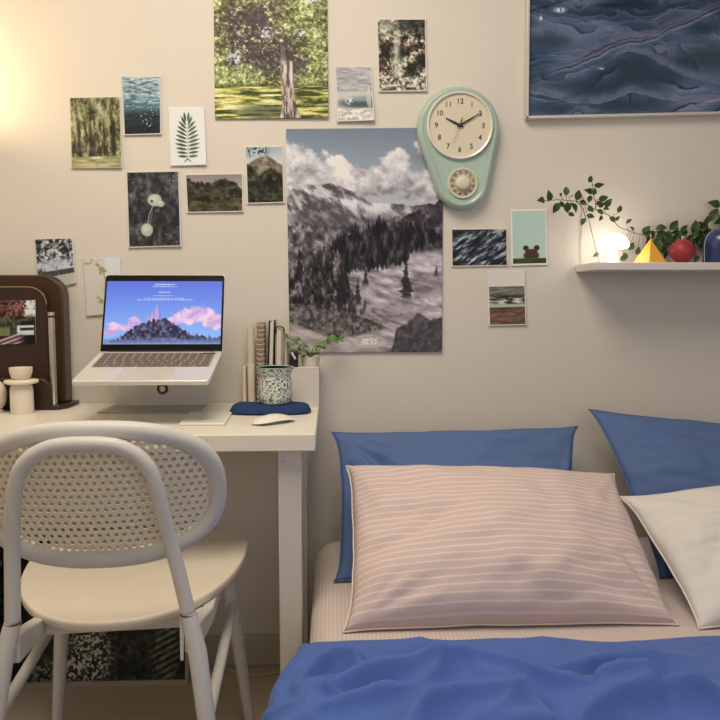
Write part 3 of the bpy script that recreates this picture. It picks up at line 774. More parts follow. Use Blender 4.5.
for i in range(60):
    a = R(6 * i); r0 = .0785
    mk.add([(r0 * math.cos(a + s * .006), -.0338, r0 * math.sin(a + s * .006)) for s in (-1, 1)] + [((r0 + .002) * math.cos(a + s * .006), -.0338, (r0 + .002) * math.sin(a + s * .006)) for s in (1, -1)], [(0, 1, 2, 3)])
mk.build('minute_marks', m_greyink, ck, smooth=0, loc=(dox, 0, doz))
def hand(ang, L, wd, back, m, name, y):
    M = Matrix.Rotation(-ang, 4, 'Y')
    MB().prism([(-back, -wd * .5), (0, -wd), (L * .4, -wd), (L, -wd * .3), (L, wd * .3), (L * .4, wd), (0, wd), (-back, wd * .5)], y - .0008, y, M).build(name, m, ck, smooth=0, loc=(dox, 0, doz))
hand(R(154), .043, .0030, .010, m_ink, 'hour_hand', -.0355)
hand(R(31), .065, .0023, .010, m_ink, 'minute_hand', -.0368)
hand(R(248), .060, .0005, .024, m_greyink, 'second_hand', -.0380)
hand(R(76), .022, .0013, .002, m_ink, 'second_hand_tail', -.0382)
disc([(.0045, 0), (.0045, .006), (.003, .007)], m_ink, 'hand_hub', dox, doz, y=-.034, n=16)
lx, lz = PY(462.5, 183.5, -.03).x - c1.x, PY(462.5, 183.5, -.03).z - c1.z
disc([(.041, 0), (.041, .003), (.039, .005), (.036, .004), (.036, .001)], m_dial, 'lower_dial_rim', lx, lz, -.030)
disc([(.036, 0), (.036, .0022)], mat('tan_dial', (.50, .44, .33), .5), 'lower_dial', lx, lz, -.030)
disc([(.020, 0), (.020, .004), (.017, .010), (.013, .012)], m_dial, 'lower_knob', lx, lz, -.032)
for i in range(12):
    a = R(30 * i + 15)
    text(str(i * 5), .009, m_ink, ck, (lx + .029 * math.cos(a), -.0330, lz + .029 * math.sin(a)), 'lower_numeral')

# ================================================================== SHELF AND ITEMS
ZS = 1.109
xs0 = PY(576, 265, -.002).x
sh = thing('wall_shelf', (xs0, -.001, ZS), 'thin white floating wall shelf under the ocean picture', 'shelf')
MB().box(0, 1.0, -.149, 0, -.020, 0).build('board', mat('shelf_white', (.72, .68, .66), .5), sh, bevel=.002)
p0 = Vector((.012, -.003, 0)); p1 = Vector((.012, -.003, .19)); p2 = Vector((.012, -.144, 0))
m_wire = mat('thin_steel_wire', (.55, .52, .48), .3, metal=.6)
MB().tube([p0, p1], .0012, 6).build('support_wire', m_wire, sh)
MB().tube([p1, p2], .0012, 6).build('support_wire', m_wire, sh)

# mushroom lamp
lp = PY(612.5, 262, -.075)
ml = thing('mushroom_lamp', (lp.x, -.075, ZS), 'small glowing white mushroom lamp on the wall shelf', 'lamp')
MB().lathe([(.020, 0), (.020, .003), (.012, .008), (.0105, .03), (.011, .048)], 32).build('stem', mat('glow_stem', (.9, .88, .84), .4, emit=(1, .93, .82), estr=.35), ml, smooth=60)
MB().lathe([(.012, .043), (.036, .040), (.041, .045), (.0405, .055), (.034, .067), (.022, .076), (.008, .080), (.001, .0805)], 40).build('lamp_shade', mat('glow_cap', (.95, .93, .9), .4, emit=(1, .90, .76), estr=4.6), ml, smooth=70)

# pyramid candle
pp = PY(649, 262, -.09); pw = (PY(663.5, 262, -.1).x - PY(634, 262, -.1).x)
pc = thing('pyramid_candle', (pp.x, -.095, ZS), 'orange-yellow pyramid candle between the mushroom lamp and red candle', 'candle', rz=R(20))
hw = pw / 2 / 1.30
mb = MB(); N = 6
mb.add([(-hw, -hw, 0), (hw, -hw, 0), (hw, hw, 0), (-hw, hw, 0), (0, 0, .066)], [(3, 2, 1, 0), (0, 1, 4), (1, 2, 4), (2, 3, 4), (3, 0, 4)])
mb.build('wax_body', mat('orange_yellow_wax', (.90, .50, .06), .45, sss=.25), pc, smooth=0, bevel=.0012)
MB().tube(bez([(0, 0, .064), (.001, 0, .072), (-.003, 0, .078)], 4), .0008, 6).build('wick', m_paper, pc)
# round red candle
rp = PY(682, 262, -.085)
rc = thing('round_candle', (rp.x, -.085, ZS), 'dark red ball-shaped candle beside the orange pyramid', 'candle')
r = .0325
prof = [(.010, 0)] + [(r * math.cos(R(a)), r + r * math.sin(R(a))) for a in range(-68, 90, 9)] + [(.001, 2 * r)]
MB().lathe(prof, 40).build('wax_body', mat('dark_red_wax', (.33, .035, .045), .4, noise=.15, nscale=60), rc, smooth=70)
MB().lathe([(.004, .062), (.003, .067), (.006, .073), (.0045, .0735), (.001, .067)], 10).build('crown', mat('pale_pink_wax', (.7, .5, .45), .5), rc)
# blue jar
bp_ = PY(722, 262, -.085)
bj = thing('blue_jar', (bp_.x, -.085, ZS), 'navy blue jar with pale wire handle at the shelf end', 'jar')
MB().lathe([(.045, 0), (.048, .004), (.049, .054), (.046, .071), (.038, .082), (.034, .085), (.033, .085), (.030, .075)], 40).build('body', mat('navy_glaze', (.02, .045, .16), .3, coat=.4), bj, smooth=60)
hp = [Vector((-.0495, -.004, 0.004)), Vector((-.0515, -.004, .03)), Vector((-.0505, -.004, .058)), Vector((-.042, -.004, .078)), Vector((-.028, -.004, .088)), Vector((-.015, -.004, .094)), Vector((-.008, -.004, .088)), Vector((-.006, -.004, .081))]
MB().tube(bez(hp, 6), .0014, 8).build('wire_handle', m_wire, bj)

# ivy garland
rnd = random.Random(5)
def leaf(mb, b, t, wd, nrm=None, n=6):
    b = Vector(b); t = Vector(t); d = t - b; L = d.length; d.normalize()
    if nrm is None: nrm = Vector((rnd.uniform(-.5, .5), -1, rnd.uniform(-.3, .5)))
    s = d.cross(nrm).normalized(); up = s.cross(d).normalized()
    if up.y > 0: up = -up
    vs = []
    for i in range(n + 1):
        q = i / n; ww = wd * math.sin(math.pi * min(1, q ** .8 * .98 + .02)) * (1 - .25 * q)
        cc = b + d * L * q + up * (math.sin(q * math.pi) * L * .12)
        vs += [cc - s * ww + up * ww * .35, cc, cc + s * ww + up * ww * .35]
    fs = []
    for i in range(n):
        for j in (0, 1):
            fs.append((i * 3 + j, i * 3 + j + 1, (i + 1) * 3 + j + 1, (i + 1) * 3 + j))
    mb.add(vs, fs)
def c3(a, b): return (530 + a / 6.55, 170 + b / 6.55)
def c4(a, b): return (620 + a / 6.55, 170 + b / 6.55)
L3 = [(95, 200, 42, 202), (118, 208, 118, 128), (195, 215, 150, 285), (238, 170, 235, 108), (200, 205, 218, 245), (245, 210, 245, 282), (262, 215, 302, 285), (302, 200, 322, 130), (250, 280, 292, 300),
      (362, 315, 335, 367), (385, 82, 402, 35), (420, 100, 490, 92), (405, 148, 350, 130), (385, 215, 400, 165), (450, 192, 517, 175), (495, 245, 537, 185), (430, 200, 455, 248), (415, 165, 425, 112), (575, 280, 598, 230),
      (380, 240, 420, 275), (480, 250, 522, 258), (440, 260, 480, 292), (370, 300, 425, 310), (325, 205, 376, 226), (480, 490, 440, 502), (450, 545, 410, 570), (600, 520, 655, 470), (590, 590, 640, 555),
      (430, 225, 470, 205), (450, 240, 500, 215), (560, 330, 590, 300), (520, 310, 560, 345), (470, 300, 450, 335), (205, 170, 190, 150), (255, 175, 280, 160)]
L4 = [(150, 425, 198, 365), (235, 385, 308, 378), (325, 392, 380, 328), (395, 405, 442, 358), (480, 425, 495, 325), (310, 400, 332, 442), (590, 335, 642, 250), (655, 238, 570, 210), (60, 525, 90, 470), (110, 555, 127, 500),
      (250, 420, 290, 470), (270, 440, 235, 480), (200, 400, 160, 440), (300, 430, 270, 400), (340, 420, 300, 460), (520, 400, 560, 350), (540, 420, 600, 380), (470, 440, 520, 400), (500, 380, 470, 420), (560, 340, 600, 300), (40, 350, 80, 320), (90, 400, 60, 370), (20, 540, 50, 580)]
lv = MB(); stm = MB(); tips = []
for L, cf in ((L3, c3), (L4, c4)):
    for (x0, y0, x1, y1) in L:
        yy = rnd.uniform(-.09, -.05)
        dy_ = rnd.uniform(-.012, .02)
        if cf is c4: yy = rnd.uniform(-.028, -.016); dy_ = rnd.uniform(-.005, .005)
        elif y0 > 450: yy = -.018; dy_ = 0
        b = PY(*cf(x0, y0), yy); t = PY(*cf(x1, y1), yy - dy_)
        leaf(lv, b, t, (t - b).length * rnd.uniform(.30, .38)); tips.append(b)
for i in range(125):
    u = rnd.uniform(640, 800); top = 232 - max(0, (u - 690)) * .5
    v = rnd.uniform(max(top, 205), 258)
    b = PY(u, v, rnd.uniform(-.026, -.014)); a = rnd.uniform(0, 6.28); L = rnd.uniform(.022, .036)
    t = b + Vector((math.cos(a) * L, rnd.uniform(-.006, .004), math.sin(a) * L))
    if t.z < ZS + .004: t.z = ZS + .006
    leaf(lv, b, t, L * .3); tips.append(b)
main = bez([PY(*c3(*p), -.07) for p in ((48, 201), (120, 200), (180, 195), (250, 200), (300, 205), (370, 225), (430, 260), (520, 300), (580, 370), (650, 395))], 6)
main2 = bez([PY(*c4(*p), -.024) for p in ((50, 395), (150, 425), (260, 400), (350, 420), (450, 430), (540, 380), (640, 300), (760, 300), (900, 320), (1100, 340))], 6)
br1 = bez([PY(*c3(*p), -.07) for p in ((430, 260), (428, 210), (415, 160), (405, 70))], 6)
br2 = bez([PY(*c3(*p), -.07) for p in ((300, 205), (345, 250), (360, 300), (370, 320))], 6)
gl = thing('ivy_garland', (main[0].x, -.07, ZS), 'green ivy vine garland trailing over the wall shelf above the lamp', 'plant')
inv = Matrix.Translation(gl.location).inverted()
for q in (main, main2, br1, br2): stm.tube(q, .0011, 6)
allp = main + main2 + br1 + br2
for b in tips:
    nn = min(allp, key=lambda p: (p - b).length)
    if (nn - b).length < .06 and not (b.z < ZS + .06 and b.x < lp.x + .06 and b.y < -.03): stm.tube([nn, (nn + b) / 2 + Vector((0, 0, .001)), b], .0006, 5)
o = stm.build('stem', m_stem, gl); o.matrix_parent_inverse = inv
o = lv.build('leaves', m_green, gl, smooth=180); o.matrix_parent_inverse = inv

# ================================================================== DESK
ZD = .730; YF = -.488; DX1 = -.0365; DX0 = -1.24
dk = thing('desk', ((DX0 + DX1) / 2, YF / 2, FL), 'white desk standing against the wall left of the bed', 'desk')
def rel(o, p): o.matrix_parent_inverse = Matrix.Translation(p.location).inverted() if p.rotation_euler.z == 0 else (Matrix.Translation(p.location) @ Matrix.Rotation(p.rotation_euler.z, 4, 'Z')).inverted(); return o
rel(MB().box(DX0, DX1, YF, -.003, ZD - .036, ZD).build('desktop', m_desk, dk, bevel=.002), dk)
for x0 in (-.118, DX0 + .03):
    for y0 in (YF + .03, -.09):
        lg = rel(MB().box(x0, x0 + .05, y0, y0 + .05, FL, ZD - .036).build('leg', m_leg, dk, bevel=.003), dk)
        bl_ = MB().lathe([(.004, 0), (.004, .0015)], 12, Matrix.Translation((x0 + .012, y0, ZD - .065)) @ RX).build('bolt', m_steel, lg)
for y0 in (-.08,):
    rel(MB().box(DX0 + .08, -.115, y0, y0 + .03, ZD - .056, ZD - .036).build('rail', m_leg, dk), dk)

# ---- laptop stand
sx0, sx1 = -.575, -.325
st = thing('laptop_stand', (-.455, -.12, ZD), 'silver bent metal laptop stand on the white desk', 'laptop stand')
Tb = PY(98, 413, -.19)
bs = MB()
pa, pb, pc_, pd = PZ(97, 413.5, ZD), PZ(200, 413.5, ZD), PZ(209, 403.5, ZD), PZ(120, 403.5, ZD)
vs = [Vector((p.x, max(p.y, -.22), ZD)) for p in (pa, pb, pc_, pd)]
for q in vs[2:]: q.y = -.065
bs.add([v for v in vs] + [v + Vector((0, 0, .004)) for v in vs], [(0, 1, 2, 3), (7, 6, 5, 4), (0, 4, 5, 1), (1, 5, 6, 2), (2, 6, 7, 3), (3, 7, 4, 0)])
rel(bs.build('base_plate', mat('dark_brushed_steel', (.42, .40, .36), .3, metal=.8), st, bevel=.001), st)
# laptop frame (local): origin hinge centre
LW = .304; LD = .2127
hz = .884; hy = -.18; tilt = math.asin((.885 - .8345) / .2127)
LC = PY(161.5, 351.5, hy).x
LRZ = math.atan2(-(PY(142, 383, -.384).x - LC), .204) * -1
lt = thing('laptop', (LC, hy, hz), 'open silver laptop with blue sky wallpaper on the metal stand', 'laptop')
lt.rotation_euler = (0, 0, 0)
Mb = Matrix.Rotation(tilt, 4, 'X')   # base goes toward -y and down
def lbox(x0, x1, y0, y1, z0, z1, name, m, par, bevel=.001, r=None):
    if r:
        ol = rrect(x0, x1, y0, y1, r)
        n = len(ol); mb = MB(); mb.add([Mb @ Vector((x, y, z0)) for x, y in ol] + [Mb @ Vector((x, y, z1)) for x, y in ol],
              [tuple(range(n))[::-1], tuple(range(n, 2 * n))] + [(i, (i + 1) % n, (i + 1) % n + n, i + n) for i in range(n)])
    else: mb = MB().box(x0, x1, y0, y1, z0, z1, Mb)
    return mb.build(name, m, par, bevel=bevel)
base = lbox(-LW / 2, LW / 2, -LD, 0, -.011, 0, 'base', m_alu, lt, .002, r=.010)
m_key = mat('key_grey', (.16, .13, .11), .5)
lbox(-.137, .137, -.118, -.012, 0, .0006, 'keyboard_well', mat('key_well', (.34, .29, .24), .5), base, 0, r=.004)
kb = MB()
rows = [(-.024, 14, .0085), (-.041, 14, .0145), (-.0585, 14, .0145), (-.076, 13, .0145), (-.0935, 12, .0145), (-.111, 8, .0145)]
for yy, nk, hh in rows:
    step = .270 / nk
    for i in range(nk):
        x0 = -.135 + i * step
        wk = step - .003
        if nk == 8 and i == 3: wk = step * 2 - .003
        if nk == 8 and i == 4: continue
        kb.box(x0 + .0015, x0 + wk, yy - hh * .4, yy + hh * .6, .0004, .0016, Mb)
kb.build('keys', m_key, base, bevel=0)
lbox(-.0595, .0595, -.205, -.128, -.0002, .0005, 'trackpad', mat('trackpad_glass', (.58, .53, .47), .35), base, 0, r=.004)
lbox(.105, .135, -.0235, -.0165, .0006, .0018, 'power_key', m_black, base, 0)
# lid
lean = math.atan2(.062, .192)
Ml = Matrix.Rotation(-lean, 4, 'X')
LH = .203
ol = rrect(-LW / 2, LW / 2, 0.0, LH, .009, corners=(0, 0, 1, 1))
lid = MB().prism(ol, .001, .0065, Ml).build('lid', m_alu, lt, bevel=.001)
MB().prism(rrect(-LW / 2 + .0015, LW / 2 - .0015, 0.001, LH - .0022, .008, corners=(0, 0, 1, 1)), -.0004, .0012, Ml).build('bezel', mat('bezel_black', (.008, .007, .006), .35, spec=.15), lid)
sc = [Ml @ Vector((x, -.0012, z)) for x, z in ((-.1455, LH - .0185), (.1455, LH - .0185), (.1455, .0185), (-.1455, .0185))]
scr = P('screen', [(105, 283), (222, 283), (222, 345), (105, 345)], p_screen, world=sc, emit=0.74, res=2.4, rough=.3, thick=.0006, rect=(104, 283, 222, 345))
scr.parent = lid
MB().tube([(-.13, .003, .0), (.13, .003, .0)], .004, 10).build('hinge', m_black, lt)
lt.rotation_euler = (0, 0, 0)
# stand support and tray under laptop (world coords)
def under(y): # laptop underside z at world y (inclined plane)
    return hz + (y - hy) * math.tan(tilt) - .0125 / math.cos(tilt)
pl = PY(117, 400, -.05).x; pr = PY(208.5, 400, -.05).x
yt = -.085
zt = under(yt) - .003
mb = MB(); y0 = -.075
mb.add([(pl, y0, ZD + .004), (pr, y0, ZD + .004), (pr, yt, zt), (pl, yt, zt), (pl, y0 + .004, ZD + .004), (pr, y0 + .004, ZD + .004), (pr, yt + .004, zt), (pl, yt + .004, zt)],
       [(0, 1, 2, 3), (7, 6, 5, 4), (0, 4, 5, 1), (1, 5, 6, 2), (2, 6, 7, 3), (3, 7, 4, 0)])
rel(mb.build('support_plate', mat('satin_silver', (.70, .70, .71), .4, metal=.3), st), st)
Mt = Matrix.Translation((0, yt, under(yt))) @ Matrix.Rotation(tilt, 4, 'X')
rel(MB().box(pl, pr, -.20, .0, -.004, -.0005, Mt).build('tray', mat('satin_silver', (.6, .6, .6), .4), st, bevel=.001), st)
# cable hole ring on the front of the stand
hp = PY(162, 389.0, -.33)
rr_ = [Vector((hp.x + .0100 * math.cos(R(i * 15)), -.325, hp.z + .0100 * math.sin(R(i * 15)))) for i in range(24)]
rel(MB().tube(rr_, .0034, 8, closed=True).build('cable_ring', m_black, st), st)
rel(MB().lathe([(.0066, 0), (.0066, .003)], 20, Matrix.Translation((hp.x, -.3235, hp.z)) @ RX).build('ring_core', m_chrome, st), st)

# ---- desk small items
tp = [PZ(190, 414, ZD), PZ(232.5, 414, ZD), PZ(225, 426, ZD), PZ(179, 426, ZD)]
cx = sum(p.x for p in tp) / 4; cy = sum(p.y for p in tp) / 4
tpad = MB().add([p + Vector((0, 0, .0005)) for p in tp] + [p + Vector((0, 0, .006)) for p in tp], [(0, 1, 2, 3), (7, 6, 5, 4), (0, 4, 5, 1), (1, 5, 6, 2), (2, 6, 7, 3), (3, 7, 4, 0)])
tag(tpad.build('trackpad', m_white, bevel=.0015), 'flat white wireless trackpad on the desk left of the mouse', 'trackpad')
# mouse
mp = PZ(273, 424, ZD)
ms = thing('computer_mouse', (mp.x, mp.y + .015, ZD), 'low curved white computer mouse in front of the navy pouch', 'mouse', rz=R(-50))
mb = MB(); nn_, mm_ = 20, 12
for i in range(nn_ + 1):
    q = -1 + 2 * i / nn_
    for j in range(mm_ + 1):
        s = -1 + 2 * j / mm_
        wdt = .027 * (1 - abs(q) ** 3.5) ** .45 if abs(q) < 1 else 0
        top = .017 * (1 - q * q) ** .75 * (1 - .35 * s ** 2)
        mb.v.append((s * wdt, q * .056, .0035 + top * (1 - abs(s) ** 4 * .6)))
for i in range(nn_):
    for j in range(mm_):
        a = i * (mm_ + 1) + j; mb.f.append((a, a + 1, a + mm_ + 2, a + mm_ + 1))
mb.build('shell', m_white, ms, smooth=80)
MB().lathe([(.0, 0), (.018, 0), (.022, .002), (.0235, .004), (.001, .0055)], 24, Matrix.Diagonal((1, 2.05, 1, 1))).build('base', mat('mouse_base', (.4, .4, .4), .4), ms)
# navy pouch
q1 = PZ(229, 408, ZD); q2 = PZ(311, 407, ZD)
pcx = (PY(270, 408, -.2).x); pouch_y = -.185
mb = MB(); hwx = (PY(311, 408, -.19).x - PY(229, 408, -.19).x) / 2
nn_, mm_ = 48, 14
for side in (1, 0):
    for j in range(mm_ + 1):
        rr2 = j / mm_
        for i in range(nn_):
            a = 2 * math.pi * i / nn_
            sx = math.copysign(abs(math.cos(a)) ** .8, math.cos(a)); sy = math.copysign(abs(math.sin(a)) ** .8, math.sin(a))
            x = sx * hwx * rr2; y = sy * .060 * rr2 * (1 + .1 * math.cos(2 * a))
            h = .024 * (1 - rr2 ** 4) ** .5
            if side: z = .0015 + .003 + h * (1 + .12 * math.sin(x * 60 + 1) + .10 * sm(.03, hwx, np.array(x)) - .12 * math.exp(-(x / .05) ** 2))
            else: z = .004 - .0035 * (1 - rr2 ** 6)
            if rr2 == 1: z = .0045
            mb.v.append((x, y, z))
    b = (0 if side else (mm_ + 1) * nn_)
    for j in range(mm_):
        for i in range(nn_):
            k = (i + 1) % nn_; mb.f.append((b + j * nn_ + i, b + j * nn_ + k, b + (j + 1) * nn_ + k, b + (j + 1) * nn_ + i))
pch = mb.build('fabric_pouch', mat('navy_knit', (.028, .055, .15), .9, noise=.25, nscale=90, bump=.8, bscale=250, spec=.1), smooth=80)
pch.location = (pcx, pouch_y, ZD)
tag(pch, 'navy blue soft fabric pouch lying under the speckled cup', 'pouch')
# speckled cup
m_spk = bpy.data.materials.new('speckled_enamel'); m_spk.use_nodes = True
nt = m_spk.node_tree; b_ = nt.nodes['Principled BSDF']; tc = nt.nodes.new('ShaderNodeTexCoord')
vo = nt.nodes.new('ShaderNodeTexNoise'); vo.inputs['Scale'].default_value = 230; vo.inputs['Detail'].default_value = 2
nt.links.new(tc.outputs['Object'], vo.inputs['Vector'])
rp_ = nt.nodes.new('ShaderNodeValToRGB'); e = rp_.color_ramp.elements
e[0].position = .43; e[0].color = (.03, .09, .10, 1); e[1].position = .49; e[1].color = (.66, .70, .64, 1)
nt.links.new(vo.outputs[0], rp_.inputs[0]); nt.links.new(rp_.outputs[0], b_.inputs['Base Color']); b_.inputs['Roughness'].default_value = .3
cp = PY(275.5, 404, -.19)
cu = thing('speckled_cup', (cp.x, -.19, ZD + .0245), 'white cup speckled dark green standing on the navy pouch', 'cup')
MB().lathe([(.034, 0), (.040, .003), (.0435, .02), (.0425, .045), (.040, .062), (.0385, .070), (.042, .078), (.046, .086), (.0465, .089), (.0445, .089), (.039, .078), (.0365, .070), (.039, .045), (.039, .01), (.005, .006)], 48).build('body', m_spk, cu, smooth=60)
MB().lathe([(.0465, .0895), (.0472, .0905), (.046, .0915), (.0445, .0905), (.0445, .0895)], 48).build('rim', mat('mint_rim', (.34, .52, .47), .3), cu, smooth=60)

# ---- books and files between laptop and plant box
def upright(name, u0, u1, vt, label, m, y0=-.050, dep=.16, lean=0, extra=None, m2=None):
    a = PY(u0, 400, y0); b = PY(u1, 400, y0); t = PY(u0, vt, y0)
    x0, x1 = a.x, b.x; H = t.z - ZD
    th = thing(name, ((x0 + x1) / 2, y0 + .0, ZD + .0005), label, 'stationery', group='upright stationery at the desk end')
    w_ = (x1 - x0) / 2 - .0003
    Mx = Matrix.Shear('XY', 4, (lean, 0)) if lean else None
    return th, w_, H, Mx
def shear(v, k): return Matrix(((1, 0, k, 0), (0, 1, 0, 0), (0, 0, 1, 0), (0, 0, 0, 1)))
GR = 'upright stationery'
th, w_, H, _ = upright('document_file', 242.5, 246.5, 367, 'thin low cream file standing leftmost in the row of stationery', m_cream)
MB().box(-w_, w_, 0, .046, 0, H).build('cover', mat('beige_card', (.62, .52, .38), .6), th, bevel=.001)
MB().box(-w_ * .5, w_ * .5, -.001, .04, .002, H - .002).build('pages', m_paper, th)
th, w_, H, _ = upright('paper_roll', 247, 255, 327, 'tall cream paper roll standing left of the spiral notebook', m_cream)
MB().lathe([(w_ * .9, 0), (w_, .002), (w_, .105), (w_ * .93, .107), (w_ * .98, .11), (w_, H), (w_ * .7, H), (w_ * .6, H - .02)], 28, Matrix.Translation((0, w_, 0))).build('roll', mat('ivory_paper', (.72, .64, .51), .6), th, smooth=40)
MB().lathe([(w_ * 1.03, .104), (w_ * 1.05, .106), (w_ * 1.03, .109)], 28, Matrix.Translation((0, w_, 0))).build('band', m_cream, th)
th, w_, H, _ = upright('spiral_notebook', 256.5, 265.5, 323, 'spiral bound notebook seen from its wire edge behind the cup', m_cream)
MB().box(-w_ * .85, w_ * .85, .006, .046, 0, H).build('pages', mat('kraft_pages', (.36, .28, .21), .7), th, bevel=.0005)
cl_ = MB()
for i in range(17):
    zc = .008 + i * (H - .014) / 16
    ring = [Vector((math.cos(a) * w_ * .92, .008 + math.sin(a) * .009, zc + .001 * math.sin(a))) for a in [2 * math.pi * k / 14 for k in range(14)]]
    cl_.tube(ring, .0013, 6, closed=True)
cl_.build('wire_coil', mat('coil_cream', (.66, .58, .48), .4), th)
th, w_, H, _ = upright('notebook', 266.5, 273, 321, 'black covered notebook with pale pages, right of the spiral notebook', m_black)
K = shear(0, .035)
MB().box(-w_, -w_ * .55, -.002, .046, 0, H, K).build('cover', m_black, th, bevel=.0008)
MB().box(-w_ * .5, w_ * .6, 0, .046, 0, H - .004, K).build('pages', mat('white_pages', (.74, .68, .60), .7), th, bevel=.0008)
MB().box(w_ * .65, w_, -.002, .046, 0, H + .002, K).build('cover', m_black, th, bevel=.0008)
th, w_, H, _ = upright('sketchbook', 274.5, 283, 329, 'taupe rounded notebook topped by a black elastic loop', m_cream)
K = shear(0, .02)
MB().prism([(x, z) for x, z in rrect(-w_, w_, 0, H, w_ * .8, corners=(0, 0, 1, 1))], 0, .046, K).build('cover', mat('taupe_cover', (.42, .35, .29), .6), th, bevel=.001)
MB().prism([(x, z) for x, z in rrect(-w_ * .6, w_ * .35, .002, H - .004, w_ * .3, corners=(0, 0, 1, 1))], -.001, .044, K).build('pages', mat('white_pages', (.74, .68, .60), .7), th)
MB().tube(bez([(-w_ + .006, -.002, H - .012), (-w_ + .005, -.002, H + .002), (.004, -.002, H + .006), (w_ + .004, -.002, H + .002), (w_ + .005, -.002, H - .012)], 6), .0018, 8).build('elastic_loop', m_black, th)
th, w_, H, _ = upright('notebook', 284, 288.5, 342, 'short grey notebook standing beside the taupe one', m_cream)
MB().box(-w_, w_, 0, .046, 0, H).build('cover', mat('grey_cover', (.36, .33, .30), .6), th, bevel=.001)
MB().box(-w_ * .4, w_ * .4, -.001, .045, .002, H + .001).build('pages', mat('grey_pages', (.58, .54, .48), .6), th)

# ---- white box, pen case and plant at the desk end
bx0 = PY(291, 400, -.10).x; bx1 = PY(319.2, 400, -.10).x; bz = PY(300, 367.5, -.10).z
ub = thing('storage_box', ((bx0 + bx1) / 2, -.055, ZD), 'plain white storage box at the right end of the desk', 'box')
rel(MB().box(bx0, bx1, -.102, -.006, ZD, bz - .004).build('body', mat('box_white', (.70, .66, .61), .5), ub, bevel=.001), ub)
rel(MB().box(bx0 - .0005, bx1 + .0005, -.1025, -.0055, bz - .004, bz).build('lid', mat('box_white', (.70, .66, .61), .5), ub, bevel=.001), ub)
pcs = PY(293.5, 367, -.08)
pcase = thing('pen_case', (pcs.x + .002, -.075, bz), 'small black case with a white pen on the storage box', 'case')
MB().prism(rrect(-.012, .010, 0, .042, .006, corners=(0, 0, 1, 1)), -.02, .02).build('case_body', m_black, pcase, bevel=.002)
MB().tube([(.004, -.024, .022), (-.006, -.024, .040)], .003, 10).build('pen', mat('white_plastic', (.75, .73, .7), .3), pcase)
pt = PY(311, 367, -.055)
pot = thing('potted_plant', (pt.x - .001, -.057, bz), 'small trailing green plant in a white pot on the storage box', 'plant')
MB().lathe([(.021, 0), (.0225, .002), (.0265, .024), (.027, .026), (.0245, .026), (.023, .020), (.001, .020)], 32).build('pot', mat('pot_white', (.74, .70, .64), .4), pot, smooth=50)
pls = MB(); sts = MB()
base0 = Vector((pt.x - .001, -.057, bz + .02))
for (u, v, yy) in ((290, 338, -.06), (296, 344, -.07), (302, 350, -.07), (294, 350, -.06), (299, 339, -.05), (307, 346, -.06), (316, 344, -.06), (325, 341, -.055), (336, 341, -.05), (340, 338, -.05), (322, 346, -.07), (318, 352, -.08), (312, 352, -.08), (306, 354, -.08), (329, 338, -.05)):
    e = PY(u, v, yy)
    mid_ = (base0 + e) / 2 + Vector((0, 0, .010))
    sts.tube(bez([base0, mid_, e], 4), .0009, 5)
    for k in range(3):
        a = rnd.uniform(-.6, .6) + (0 if e.x > base0.x else math.pi); L = rnd.uniform(.012, .019)
        s0 = e + Vector((rnd.uniform(-.006, .006), rnd.uniform(-.004, .004), rnd.uniform(-.005, .005)))
        leaf(pls, s0, s0 + Vector((math.cos(a) * L, rnd.uniform(-.01, .0), math.sin(a) * L)), L * .34, Vector((rnd.uniform(-.3, .3), -1, .9)))
rel(sts.build('stem', m_stem, pot), pot); rel(pls.build('leaves', m_green2, pot, smooth=180), pot)

# ================================================================== DARK WOODEN STAND (left)
X0 = -1.20; ux = PY(70.5, 350, -.03).x; uz = PY(40, 275, -.07).z
og = thing('wooden_display_stand', ((X0 + ux) / 2, -.09, ZD), 'dark brown rounded wooden display stand with a metal rod, left of the laptop', 'display stand')
rel(MB().prism(rrect(X0, ux, ZD + .012, uz, .055, 10, corners=(1, 0, 1, 1)), -.075, -.025).build('back_panel', m_brown, og, bevel=.004, seg=3), og)
fx = PY(47.5, 330, -.10).x; fz = PY(30, 287, -.10).z
rel(MB().prism(rrect(X0 + .02, fx, ZD + .012, fz, .045, 10, corners=(1, 0, 1, 1)), -.100, -.076).build('front_panel', m_brown2, og, bevel=.002), og)
ol = rrect(X0 + .02, fx, ZD + .012, fz, .045, 10, corners=(1, 0, 1, 1))
tr_ = [Vector((x, -.1005, z)) for x, z in ol if z > ZD + .1]
rel(MB().tube(sorted(tr_, key=lambda p: p.x if p.z > fz - .0451 else 9 - p.z)[:22], .0013, 6).build('panel_trim', mat('tan_trim', (.42, .30, .22), .35, metal=.4), og), og)
rx = PY(53.5, 350, -.10)
rz1 = PY(53.5, 312, -.10).z
rel(MB().tube([(rx.x, -.108, ZD + .012), (rx.x, -.108, rz1 - .014)], .0085, 16).build('rod', m_chrome, og), og)
rel(MB().tube([(rx.x, -.108, rz1 - .014), (rx.x, -.108, rz1 - .009)], .0065, 16).build('rod_collar', m_black, og), og)
rel(MB().tube([(rx.x, -.108, rz1 - .009), (rx.x, -.108, rz1)], .0085, 16).build('rod_cap', m_chrome, og), og)
tx = PY(47.5, 400, -.15).x; tz = PY(20, 379, -.15).z
rel(MB().prism(rrect(X0 + .02, tx, ZD + .001, tz, .034, 8, corners=(0, 0, 1, 1)), -.128, -.101).build('front_tray', m_brown2, og, bevel=.003), og)
bx = PY(71.5, 402, -.08).x
ol = [(X0, -.02), (X0, -.130), (tx + .001, -.130), (tx + .02, -.128), (bx - .01, -.115), (bx, -.10), (bx, -.02)]
mb = MB(); n = len(ol); mb.add([(x, y, ZD) for x, y in ol] + [(x, y, ZD + .012) for x, y in ol], [tuple(range(n))[::-1], tuple(range(n, 2 * n))] + [(i, (i + 1) % n, (i + 1) % n + n, i + n) for i in range(n)])
